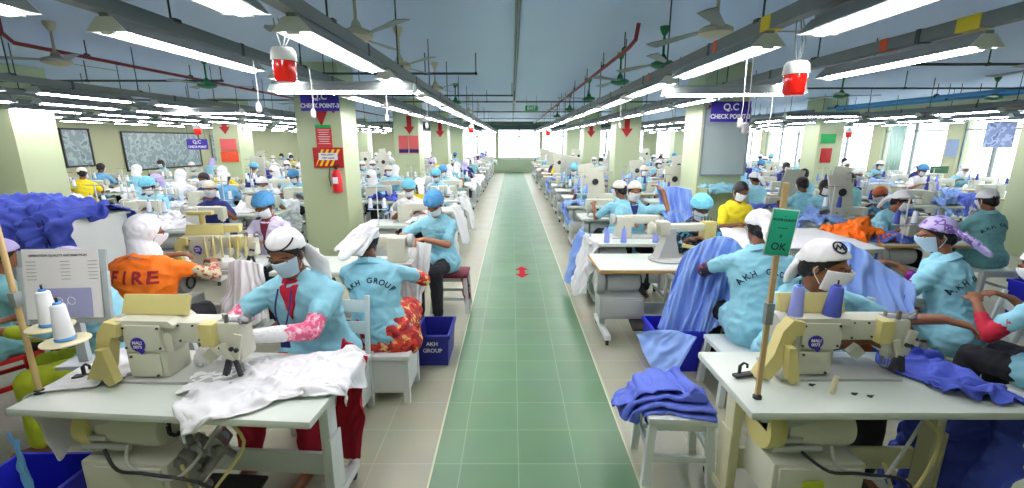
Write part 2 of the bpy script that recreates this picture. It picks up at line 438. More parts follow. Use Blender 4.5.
# ------------------------------------------------------------------ people
def basis(f, up=V((0,0,1))):
    f = V(f).normalized(); r = f.cross(up).normalized(); u = r.cross(f).normalized(); return r, f, u
def ik(S, T, l1, l2, hint):
    S, T = V(S), V(T); d = T-S; L = d.length
    if L > (l1+l2)*.995: d *= (l1+l2)*.995/L; T = S+d; L = d.length
    a = (l1*l1-l2*l2+L*L)/(2*L); h = math.sqrt(max(0, l1*l1-a*a)); dn = d.normalized()
    hv = V(hint); hv = (hv-dn*hv.dot(dn)).normalized(); return S+dn*a+hv*h, T
class Pose: pass
def pose(seat=.42, lean=15, side=0, bend=None, hp=25, hy=0, hr=0, L=None, Rr=None, legs=None, wide=1.0, stand=False, twist=0, size=1.0, hintL=None, hintR=None, hdL=None, hdR=None):
    p = Pose(); p.wide = wide; p.size = size; p.stand = stand
    H = V((0, 0, (.86 if stand else seat+.1))); bend = lean*1.35 if bend is None else bend
    rot = lambda v, ax, a: Matrix.Rotation(a, 3, ax) @ V(v)
    d1 = Matrix.Rotation(R(side), 3, 'Y') @ Matrix.Rotation(R(lean), 3, 'X') @ V((0,0,1))
    d2 = Matrix.Rotation(R(side), 3, 'Y') @ Matrix.Rotation(R(bend), 3, 'X') @ V((0,0,1))
    # facing -Y: leaning forward tips the spine towards -Y
    p.H = H; p.W = H+d1*.15; p.C = p.W+d2*.16; p.S = p.C+d2*.12; p.N = p.S+d2*.045; p.d1, p.d2 = d1, d2
    Tw = Matrix.Rotation(R(twist), 3, 'Z'); p.sx = Tw @ V((1,0,0)); p.fy = d2.cross(p.sx).normalized() # points to +y (back)
    p.shL = p.S+p.sx*.15*wide-p.d2*.015; p.shR = p.S-p.sx*.15*wide-p.d2*.015
    hd = Matrix.Rotation(R(side), 3, 'Y') @ Matrix.Rotation(R(bend*.6+hp*.35), 3, 'X') @ V((0,0,1))
    p.hc = p.N+hd*.155
    p.hf = Matrix.Rotation(R(hy), 3, 'Z') @ (Matrix.Rotation(R(hp), 3, 'X') @ V((0,-1,0)))
    r, f, u = basis(p.hf); Rl = Matrix.Rotation(R(hr), 3, f); p.hr_, p.hu = Rl @ r, Rl @ u
    p.handL = V(L if L else (.16, -.42, .86)); p.handR = V(Rr if Rr else (-.14, -.42, .86))
    p.elL, p.handL = ik(p.shL, p.handL, .265, .235, hintL or (.5, .25, -.9)); p.elR, p.handR = ik(p.shR, p.handR, .265, .235, hintR or (-.5, .25, -.9))
    p.hdL, p.hdR = hdL, hdR
    if stand:
        p.legs = legs or [((.085,0,.82),(.09,-.02,.45),(.09,.02,.07)),((-.085,0,.82),(-.09,.0,.45),(-.1,.06,.07))]
    else:
        s = seat+.07; p.legs = legs or [((.085,0,s),(.13,-.40,s-.01),(.12,-.42,.08)),((-.085,0,s),(-.12,-.40,s-.01),(-.12,-.38,.08))]
    return p
def torso_rings(mb, p, g, lo=True):
    X = p.sx; w = p.wide; Y = lambda d: d.cross(X).normalized()
    y1, y2 = Y(p.d1), Y(p.d2); Hx = V((1,0,0)); yh = p.d1.cross(Hx).normalized()
    L = [(p.H-p.d1*.10, Hx, yh, .10, .08), (p.H-p.d1*.06, Hx, yh, .155, .115), (p.H, Hx, yh, .17, .125), (p.H+p.d1*.08, Hx, yh, .145, .11), (p.W, X, y1, .128, .1), (p.C-p.d2*.06, X, y2, .14, .11),
         (p.C, X, y2, .155, .118), (p.S-p.d2*.03, X, y2, .158, .105), (p.S+p.d2*.02, X, y2, .13, .08), (p.S+p.d2*.05, X, y2, .07, .06)]
    mb.loft([mb.ring(c, a, b, (rx+g)*w, ry+g, 20) for c, a, b, rx, ry in L])
def hand(mb, W, d, n, side, curl=.6, detail=True, g=0):
    """W wrist, d pointing, n palm normal (palm looks along n); side=+1 thumb side vector sign"""
    d = V(d).normalized(); n = V(n); n = (n-d*n.dot(d)).normalized(); s = d.cross(n)*side
    mb.cap(W, W+d*.03, .026+g, .032+g, 12, flat=.6, side=s)
    mb.cap(W+d*.025, W+d*.075, .036+g, .039+g, 14, flat=.42, side=s)
    if not detail:
        mb.cap(W+d*.075, W+d*.12+n*.03, .036, .026, 10, flat=.4, side=s); mb.cap(W+d*.02+s*.03, W+d*.06+s*.058+n*.02, .012, .01, 8); return
    for i, (ln, o) in enumerate(((.068, 1.5), (.077, .5), (.072, -.5), (.056, -1.5))):
        c = curl*(1+.12*i); b = W+d*.088+s*(.0205*o)-d*.004*abs(o); q = b
        for k, seg in enumerate((.42, .32, .26)):
            a = c*(.45+.75*k); e = q+(d*math.cos(a)+n*math.sin(a)+s*.06*o)*(ln*seg*1.15); mb.cap(q, e, .0092-.0008*k+g, .0086-.0008*k+g, 8); q = e
    b = W+d*.022+s*.028; e = b+(d*.72+s*.7+n*.25).normalized()*.04; mb.cap(b, e, .0125+g, .0108+g, 8)
    mb.cap(e, e+(d*.9+s*.15+n*.45).normalized()*.034, .0105+g, .0092+g, 8)
def head_solid(mb, p, det=True):
    r, f, u, c = p.hr_, p.hf, p.hu, p.hc; M = Matrix((r, f, u)).transposed()
    mb.cap(p.S-p.d2*.02, c-u*.07-f*.015, .062, .052, 14)
    mb.ell(c+u*.02-f*.012, (.074, .092, .092), M); mb.ell(c-u*.03+f*.022, (.06, .066, .078), M)
    mb.ell(c-u*.082+f*.045, (.03, .028, .022), M, 10, 8)
    if det:
        mb.cap(c+f*.083+u*.002, c+f*.102-u*.028, .008, .0115, 8); mb.ell(c+f*.088+u*.028, (.05, .012, .01), M, 10, 6)
        mb.ell(c+f*.083-u*.055, (.024, .011, .008), M, 10, 6)
        for sg in (-1, 1): mb.ell(c+r*sg*.075-f*.006-u*.008, (.009, .017, .029), M, 8, 8)
def build_person(name, p, loc, rz, skin=SKIN, shirt=SHIRT, sleeve=None, lower=BLACKC, cover='bandana', cmat=WHITE, mask=MASKM, hair=True, gloves=False, vox=.012,
                 hands=True, sleevelen=None, skirt=False, tail=None, inner=None, seed=1, coat=False, collar=True, size=1.0, brim=None):
    sleevelen = sleevelen or (.75 if sleeve is None else .58)
    b = MB(); torso_rings(b, p, 0)
    for sh, el, ha, sg, hd in ((p.shL, p.elL, p.handL, 1, p.hdL), (p.shR, p.elR, p.handR, -1, p.hdR)):
        b.cap(sh-p.d2*.015, el, .047, .037); b.cap(el, ha, .037, .0245)
        d = V(hd) if hd is not None else ((ha-el).normalized()*.8+V((-.35*sg,0,-.25))).normalized()
        nn = V((0,0,-1)) if abs(d.z) < .8 else V((-sg, 0, 0))
        hand(b, ha, d, nn, sg if True else 1, .55, hands)
    for h, k, a in p.legs:
        h, k, a = V(h), V(k), V(a); b.cap(h, k, .086, .056); b.cap(k, a, .056, .034); b.cap(a-V((0,0,.03))+V((0,.03,0)), a+V((0,-.13,-.045)), .036, .027)
    head_solid(b, p, vox < .016)
    me = remesh(b.mesh('person body'), vox, 2 if vox > .009 else 3, .45)
    root = link(name, me, skin, None, loc, rz); root.scale = (size,)*3
    # shirt
    s = MB(); torso_rings(s, p, .02); ln = sleevelen
    for sh, el, ha in ((p.shL, p.elL, p.handL), (p.shR, p.elR, p.handR)):
        if ln <= 1: s.cap(sh-p.d2*.02, sh.lerp(el, ln), .058, .056)
        else: s.cap(sh-p.d2*.01, el, .062, .052); s.cap(el, el.lerp(ha, min(.97, ln-1)), .052, .04)
    if coat or not skirt: # shirt tail over the hips
        if not p.stand:
            s.cap(p.H+V((.06,-.01,-.01)), p.H+V((.09,-.12,-.02)), .118, .112); s.cap(p.H+V((-.06,-.01,-.01)), p.H+V((-.09,-.12,-.02)), .118, .112)
        s.cap(p.H+V((.07,.02,-.04)), p.H+V((-.07,.02,-.04)), .14, .14, 14)
    if collar:
        s.cap(p.S+p.d2*.03-p.sx*.05, p.S+p.d2*.045+p.sx*.05, .045, .045); 
    sm = remesh(s.mesh('shirt'), max(.01, vox*1.1), 2, .5)
    sel = None
    wrinkle(sm, .0065, (8, 8, 13), seed); wrinkle(sm, .003, (24, 24, 20), seed+5, False)
    so = link('coat' if coat else 'shirt', sm, shirt, root)
    if collar and vox < .012:
        cb = MB(); c0 = p.S+p.d2*.055
        for sg in (-1, 1):
            pts = [c0+p.fy*.078*math.cos(R(a))+p.sx*sg*.078*math.sin(R(a))+p.d2*(.022-.00018*a) for a in (0, 40, 80, 120, 150)]
            pts2 = [c0+p.fy*.112*math.cos(R(a))+p.sx*sg*.125*math.sin(R(a))+p.d2*(-.018-.00030*a) for a in (0, 40, 80, 120, 146)]
            cb.grid(lambda u, v: poly(pts, u).lerp(poly(pts2, u), v), 14, 4)
        cm = solid_cloth(cb, .005); link('collar', cm, shirt, root)
    if inner is not None:
        bv = BVHTree.FromPolygons([v.co for v in sm.vertices], [tuple(q_.vertices) for q_ in sm.polygons]); ib = MB()
        def vf(u, v):
            q0 = p.S+p.d2*(.066-.18*v)+p.sx*((u*2-1)*(.052*(1-v)+.002))
            h = bv.ray_cast(q0-p.fy*.5, p.fy, .8); return (h[0] if h[0] is not None else q0-p.fy*.1)-p.fy*(.001 if v > .08 else -.01)
        ib.grid(vf, 10, 14); link('inner_dress', solid_cloth(ib, .004, 0), inner, root)
    if sleeve is not None:
        for sh, el, ha in ((p.shL, p.elL, p.handL), (p.shR, p.elR, p.handR)):
            q = MB(); q.cap(sh.lerp(el, min(ln, .9)-.08), el, .047, .047); q.cap(el, el.lerp(ha, .55), .047, .037)
            qm = remesh(q.mesh('sleeve'), .01, 2); wrinkle(qm, .003, (20,20,20), seed+2); link('sleeve', qm, sleeve, root)
    if gloves:
        for el, ha, sg, hd in ((p.elL, p.handL, 1, p.hdL), (p.elR, p.handR, -1, p.hdR)):
            q = MB(); q.cap(ha.lerp(el, .5), ha, .041, .034)
            d = V(hd) if hd is not None else ((ha-el).normalized()*.8+V((-.35*sg,0,-.25))).normalized()
            hand(q, ha, d, V((0,0,-1)), sg, .55, True, .0035)
            qm = remesh(q.mesh('glove'), .006, 2); wrinkle(qm, .0015, (40,40,40), seed+3); link('glove', qm, WHITE, root)
    # lower body
    t = MB()
    if skirt:
        if p.stand: t.loft([t.ring(V((0,0,z)), V((1,0,0)), V((0,1,0)), rx, ry, 24) for z, rx, ry in ((.95,.15,.12),(.8,.2,.16),(.5,.22,.2),(.25,.25,.23))])
        else:
            t.cap(p.H+V((.09,.02,-.03)), p.H+V((.14,-.40,-.04)), .135, .11); t.cap(p.H+V((-.09,.02,-.03)), p.H+V((-.14,-.40,-.04)), .135, .11)
            t.cap(p.H+V((0,-.1,-.03)), p.H+V((0,-.38,-.04)), .13, .11)
            t.loft([t.ring(V((0,y,z)), V((1,0,0)), V((0,1,0)), rx, ry, 20) for y, z, rx, ry in ((-.42,p.H.z+.02,.2,.07),(-.43,.35,.22,.09),(-.42,.2,.23,.1))])
            t.cap(p.H+V((-.19,.05,-.10)), p.H+V((.19,.05,-.10)), .11, .11, 14)
    else:
        for h, k, a in p.legs:
            h, k, a = V(h), V(k), V(a); t.cap(h, k, .098, .072); t.cap(k, a+V((0,0,.03)), .072, .056)
        t.cap(p.H-p.d1*.04+V((-.06,0,0)), p.H-p.d1*.04+V((.06,0,0)), .12, .12)
    tm = remesh(t.mesh('lower'), max(.012, vox), 2); wrinkle(tm, .008 if skirt else .005, (12, 12, 6), seed+7)
    link('skirt' if skirt else 'trousers', tm, lower, root)
    # head
    r, f, u, c = p.hr_, p.hf, p.hu, p.hc; M = Matrix((r, f, u)).transposed()
    if hair:
        h = MB(); h.ellcut(c+u*.02-f*.016, (.083, .100, .1), M, c+f*.052+u*.04, f*.82-u*.57)
        h.ell(c-u*.035-f*.06, (.062, .045, .06), M)
        hm = remesh(h.mesh('hair'), .009, 1); wrinkle(hm, .0018, (60,60,20), seed); link('hair', hm, HAIR, root)
        if vox < .012:
            for sg in (-1, 1):
                e = MB(); e.cap(c+f*.088+u*.033+r*sg*.014, c+f*.078+u*.036+r*sg*.05, .0045, .003, 8); link('eyebrow', e.mesh('brow'), HAIR, root)
    if vox < .012:
        for sg in (-1, 1):
            e = MB(); e.ell(c+f*.0815+u*.010+r*sg*.033, (.015, .009, .0065), M, 12, 8); ei = link('eye', e.mesh('eye'), MASKW, root)
            e = MB(); e.ell(c+f*.087+u*.008+r*sg*.033, (.0065, .0045, .006), M, 10, 8); link('iris', e.mesh('iris'), HAIR, ei)
            e = MB(); e.ell(c+f*.0825+u*.0155+r*sg*.033, (.0175, .0105, .0065), M, 12, 8); link('eyelid', e.mesh('lid'), skin, ei)
    k = MB(); amp = .0025; sc = (16, 16, 16); cn = 'headscarf'
    if cover == 'bandana':
        k.ellcut(c+u*.03-f*.014, (.089, .108, .1), M, c+f*.09+u*.080, f*.45-u*.88); k.cap(c-f*.1+u*.0, c-f*.115-u*.05, .035, .025); cn = 'bandana'
        tl = tail or [(-f*.11+u*.0), (-f*.15-u*.06), (-f*.16-u*.15)]
        for q0, q1, r0, r1 in ((tl[0], tl[1], .04, .055), (tl[1], tl[2], .055, .05)): k.cap(c+q0, c+q1, r0, r1, 12, flat=.35, side=r)
    elif cover == 'scarf':
        k.ellcut(c+u*.022-f*.018, (.096, .112, .11), M, c+f*.048+u*.02, f*.96-u*.28); k.cap(c-u*.05-f*.03, p.S+p.d2*.045, .078, .1, 16); k.ell(c-u*.1+f*.012, (.062, .055, .035), M)
    elif cover == 'net':
        k.ellcut(c+u*.042-f*.018, (.102, .12, .102), M, c+f*.09+u*.062, f*.38-u*.92); k.ell(c+u*.04-f*.055, (.09, .07, .075), M); cn = 'hairnet'; amp = .005; sc = (36, 36, 36)
    elif cover == 'cap':
        k.ellcut(c+u*.03-f*.01, (.09, .107, .095), M, c+f*.09+u*.05, f*.3-u*.95); cn = 'cap'; amp = .001
    if cover:
        km = remesh(k.mesh(cn), .009 if vox < .016 else .013, 2)
        if cover in ('bandana',):
            # the cloth only covers the crown: keep the face free
            pass
        wrinkle(km, amp, sc, seed+1); ko = link(cn, km, cmat, root)
        if cover == 'bandana' and brim is not None:
            z = MB(); z.ell(c+u*.098+r*.02-f*.0, (.03, .026, .014), M, 14, 8); link('badge_print', z.mesh('print'), brim, ko)
    if mask is not None:
        g = MB()
        def mf(a, v):
            az = R(-72+144*a); zz = .004-.1*v + .018*math.cos(az)*(1-v)
            rad = (1-.20*v) ; bul = .022*math.exp(-(az/.5)**2)*math.exp(-((v-.3)/.4)**2)
            return c + r*math.sin(az)*(.076*rad-.004*v) + f*(.012+(.083*rad+bul+.012*(1-v)*math.cos(az))*math.cos(az)) + u*zz
        g.grid(mf, 20, 12); mm = solid_cloth(g, .003, 0); mo = link('face_mask', mm, mask, root)
        if vox < .012:
            for sg in (-1, 1):
                e = MB(); e.tube([c+r*sg*.071+f*.03+u*.012, c+r*sg*.08+f*.0+u*.018, c+r*sg*.084-f*.012-u*.01, c+r*sg*.078-f*.0-u*.035, c+r*sg*.066+f*.03-u*.07], .0016, 6); link('ear_loop', e.mesh('loop'), mask, mo)
    return root

# ------------------------------------------------------------------ camera, world
cam = bpy.data.cameras.new('camera'); camo = bpy.data.objects.new('camera', cam); COL.objects.link(camo)
cam.sensor_width = 36; cam.lens = 36*FPX/1024; cam.clip_start = .05; cam.clip_end = 200
camo.location = (0, 0, CAMH); camo.rotation_euler = (PI/2-TH, 0, 0); SC.camera = camo
w = bpy.data.worlds.new('daylight'); SC.world = w; w.use_nodes = True
w.node_tree.nodes['Background'].inputs[0].default_value = (.93, .97, 1, 1); w.node_tree.nodes['Background'].inputs[1].default_value = 2.3
SC.view_settings.view_transform = 'Standard'; SC.view_settings.look = 'None'; SC.view_settings.gamma = 1; SC.view_settings.use_curve_mapping = False
SC.view_settings.exposure = .82
SC.cycles.use_denoising = True
SC.cycles.max_bounces = 8; SC.cycles.diffuse_bounces = 5; SC.cycles.use_light_tree = True; SC.cycles.sample_clamp_indirect = 6

# ------------------------------------------------------------------ the hall
XL, XR, YF, YB, ZC = -13.2, 13.2, 29.4, -1.2, 3.13
AX0, AX1 = -.487, .745
T1 = mat_tiles('cream floor tiles', (170, 172, 150), (162, 164, 142), (186, 188, 168), .405, .335, ox=.05, oy=-.07, rough=.38)
T2 = mat_tiles('green floor tiles', (98, 134, 100), (90, 126, 94), (128, 158, 126), .355, .335, ox=-.04+.355, oy=-.07, rough=.37)
for nm, a, b_ in (('floor', XL, AX0), ('floor', AX1, XR)):
    q = MB(); q.box(((a+b_)/2, (YF+YB)/2, -.05), (b_-a, YF-YB, .1)); struct(ob(nm, q, T1))
q = MB(); q.box(((AX0+AX1)/2, (YF+YB)/2, -.05), (AX1-AX0, YF-YB, .1)); struct(ob('floor', q, T2))
for i, xx in enumerate((AX0, AX1)):
    q = MB(); q.box((xx, (YF+YB)/2, .001), (.012, YF-YB, .004)); struct(ob('trim_%d' % (i+1), q, mat('aisle joint', (206, 214, 180), .5)))
q = MB(); q.box((0, (YF+YB)/2, ZC+.08), (XR-XL, YF-YB, .16)); struct(ob('ceiling', q, CEILM))
q = MB(); q.box((XL-.1, (YF+YB)/2, ZC/2), (.2, YF-YB, ZC)); struct(ob('wall_left', q, WALLM))
q = MB(); q.box((0, YB-.1, ZC/2), (XR-XL+.4, .2, ZC)); struct(ob('wall_back', q, WALLM))
NW = [0]
def window_wall(side, spans, fixed, axis, sill=.82, head=2.62, glasstint=None):
    """spans: (a,b) openings along the wall; axis 'x' for the end wall"""
    q = MB(); lo, hi = (XL, XR) if axis == 'x' else (YB, YF)
    def bx(a, b, z0, z1, th=.3):
        if b-a < .01: return
        c = ((a+b)/2, fixed+.1, (z0+z1)/2) if axis == 'x' else (fixed+.1, (a+b)/2, (z0+z1)/2)
        q.box(c, (b-a, th, z1-z0) if axis == 'x' else (th, b-a, z1-z0))
    bx(lo, hi, 0, sill); bx(lo, hi, head, ZC); p = lo
    for a, b in spans: bx(p, a, sill, head); p = b
    bx(p, hi, sill, head); struct(ob('wall_'+side, q, WALLM))
    for a, b in spans:
        NW[0] += 1; q = MB(); n = max(1, round((b-a)/1.15))
        def fb(c0, c1, z0, z1):
            c = ((c0+c1)/2, fixed+.06, (z0+z1)/2) if axis == 'x' else (fixed+.06, (c0+c1)/2, (z0+z1)/2)
            q.box(c, (c1-c0, .05, z1-z0) if axis == 'x' else (.05, c1-c0, z1-z0))
        fb(a, b, sill, sill+.05); fb(a, b, head-.05, head); fb(a, b, head-.5, head-.46)
        for k in range(n+1): x = a+(b-a)*k/n; fb(max(a, x-.045), min(b, x+.045), sill, head)
        fr = struct(ob('window_%d' % NW[0], q, FRAMEM))
        g = MB()
        c = ((a+b)/2, fixed+.06, (sill+head)/2) if axis == 'x' else (fixed+.06, (a+b)/2, (sill+head)/2)
        g.box(c, (b-a, .006, head-sill) if axis == 'x' else (.006, b-a, head-sill)); ob('pane', g, GLASS, fr)
GLASS = bpy.data.materials.new('window glass'); GLASS.use_nodes = True
nt = GLASS.node_tree; nt.nodes.clear(); o_ = nt.nodes.new('ShaderNodeOutputMaterial'); mx = nt.nodes.new('ShaderNodeMixShader'); tr = nt.nodes.new('ShaderNodeBsdfTransparent'); gl = nt.nodes.new('ShaderNodeBsdfGlossy'); gl.inputs['Roughness'].default_value = .02
tr.inputs[0].default_value = (.95, .98, .98, 1); mx.inputs[0].default_value = .06; nt.links.new(tr.outputs[0], mx.inputs[1]); nt.links.new(gl.outputs[0], mx.inputs[2]); nt.links.new(mx.outputs[0], o_.inputs[0])
window_wall('far', [(-12, -8.9), (-7.4, -3.6), (-3.45, -1.0), (-.9, 1.8), (1.9, 4.6), (4.8, 8.4), (9.2, 12.6)], YF, 'x', sill=.85, head=2.72)
window_wall('right', [(3.5, 7.3), (7.75, 11.2), (11.7, 13.55), (14.0, 16.4), (16.9, 19.6), (20.1, 24.0), (24.4, 28.9)], XR, 'y', sill=.5, head=2.75)
q = MB(); q.box((0, YF-.2, 2.78), (XR-XL, .35, .3)); struct(ob('trim_3', q, mat('far beam paint', (74, 92, 98), .6)))
q = MB(); q.box((0.4, YF-.25, .42), (5.2, .3, .8), bev=.01); struct(ob('trim_4', q, mat('sill panel', (150, 168, 140), .6)))
# pillars
GX = [(-8.25, 'far left'), (-3.05, 'left'), (3.35, 'right'), (9.2, 'far right')]; GY = [7.7, 13.7, 19.7, 25.5]
PN = 0
for gx, _ in GX:
    for gy in GY:
        q = MB(); q.box((gx, gy, ZC/2), (.72, .72, ZC), bev=.012); struct(ob('column_%d' % PN, q, COLM)); PN += 1
# right hand wall piers and curtains
for i, (y, c) in enumerate(((11.45, (204, 214, 150)), (15.7, (196, 226, 214)), (19.9, (204, 214, 150)))):
    q = MB(); q.grid(lambda u, v: V((XR-.12+.025*math.sin(u*34), y-.32+.64*u, 2.6-1.75*v)), 40, 2)
    tag(link('curtain', solid_cloth(q, .004, 0), mat('curtain %d' % i, c, .8)), '%s curtain by the tall windows, %s' % (('pale yellow-green', 'pale mint', 'pale yellow-green')[i], ('nearer of the two yellow ones', 'near the exit sign', 'farther of the two yellow ones')[i]), 'curtain')

# ------------------------------------------------------------------ furniture and machines
RIGID = {}
def make_table(name, w=1.2, d=.62, h=.78, wood=False, motor=True, hero=False, cream=False):
    """sewing table; origin on the floor under the middle; near side = -y"""
    t = empty(name); q = MB(); q.box((0, 0, h-.02), (w, d, .04), bev=.006 if not hero else .016)
    top = ob('tabletop', q, TABLE, t)
    if wood: q = MB(); q.box((0, 0, h-.024), (w+.012, d+.012, .026), bev=.004); ob('edge_band', q, TEDGE, t)
    lm = PAINTC if cream else PAINTW
    for s in (-1, 1):
        x = s*(w/2-.11); q = MB()
        q.box((x, 0.04, (h-.04+.1)/2), (.05, .09, h-.14), bev=.006); q.box((x, 0.02, h-.055), (.07, d*.8, .03), bev=.004); q.box((x, .0, .085), (.06, d*.98, .05), bev=.008)
        q.box((x+s*.028, .04, .3), (.012, .12, .34), bev=.004)
        lg = ob('leg', q, lm, t)
        for yy in (-.27, .27):
            q = MB(); q.cyl((x, yy, .06), (x, yy, .03), .018); q.cyl((x-.012, yy, .022), (x+.012, yy, .022), .022); ob('caster', q, CASTER, lg)
    q = MB(); q.box((0, .1, .24), (w-.26, .025, .13), bev=.004); ob('cross_panel', q, lm, t)
    q = MB(); q.box((.05, -.04, .13), (.32, .24, .018), rot=(R(12), 0, 0), bev=.004); ob('pedal', q, DARK, t)
    if motor:
        q = MB(); z = h-.145
        q.lathe((-.02, .02, z), [(.03, -.13), (.075, -.12), (.082, -.04), (.085, .08), (.078, .12), (.05, .135)], 24, 'X')
        m = ob('motor', q, METW if hero else METG, t)
        q = MB()
        for k in range(8): a = 2*PI*k/8; q.box((.118, .02+.042*math.cos(a), z+.042*math.sin(a)), (.012, .012, .03), rot=(a, 0, 0))
        ob('fan_grille', q, DARK, m)
        q = MB(); q.lathe((-.19, .02, z), [(.03, -.03), (.09, -.03), (.095, 0), (.09, .03), (.03, .03)], 24, 'X'); ob('belt_cover', q, METC if hero else METG, m)
        q = MB(); q.box((-.03, .02, z-.19), (.34, .2, .17), bev=.012); q.box((-.03, -.084, z-.185), (.3, .012, .13), bev=.004); cb = ob('control_box', q, METW if hero else METG, t)
        if hero:
            q = MB()
            q.box((-.14, .02, z+.02), (.16, .14, .05), bev=.008); q.box((-.15, -.03, z+.055), (.2, .04, .02), bev=.004); q.box((-.13, -.055, z-.02), (.07, .02, .02), bev=.003)
            q.cyl((-.2, -.05, z-.06), (-.02, -.05, z-.06), .014); q.box((.0, .0, z+.1), (.3, .12, .03), bev=.005); ob('motor_bracket', q, METG, m)
            q = MB(); rr = random.Random(5)
            q.cyl((.16, 0, z-.1), (.33, -.02, z-.02), .022); q.box((.2, -.03, z-.12), (.1, .06, .07), rot=(0, .5, 0), bev=.01); q.cyl((.26, -.06, z+.01), (.30, .05, z-.15), .013)
            q.cyl((.22, -.06, z-.2), (.34, -.03, z-.05), .016); q.box((.3, -.02, z-.04), (.07, .08, .06), rot=(0, -.5, .3), bev=.012); q.cyl((.2, -.05, z-.16), (.2, .06, z-.16), .03)
            for _ in range(7): xx, zz = .17+rr.random()*.16, z-.2+rr.random()*.2; q.cyl((xx, -.07, zz), (xx+.01, -.045, zz), .012+rr.random()*.012)
            ob('trimmer_linkage', q, STEEL, t)
            for k, (col, pts) in enumerate(((METG, [(.0,-.075,z-.03),(.02,-.1,z-.1),(.16,-.11,z-.14),(.24,-.08,z-.1),(.36,-.04,z+.08)]), (DARK, [(-.1,-.07,z-.06),(-.02,-.11,z-.11),(.1,-.11,z-.12),(.3,-.09,z-.18),(.38,-.04,z-.42)]), (METC, [(.3,-.02,z+.09),(.42,-.04,z-.02),(.34,-.09,z-.16),(.26,-.1,z-.24),(.2,-.08,z-.1)]))):
                q = MB(); q.tube([poly(pts, i/20) for i in range(21)], .006); ob('cable', q, col, t)
        for ch in t.children:
            if ch.name.split('.')[0] in ('motor', 'control_box', 'motor_bracket', 'trimmer_linkage', 'cable'): ch.scale = (1.28,)*3; ch.location = (-.22, -.15, -.2)
    return t
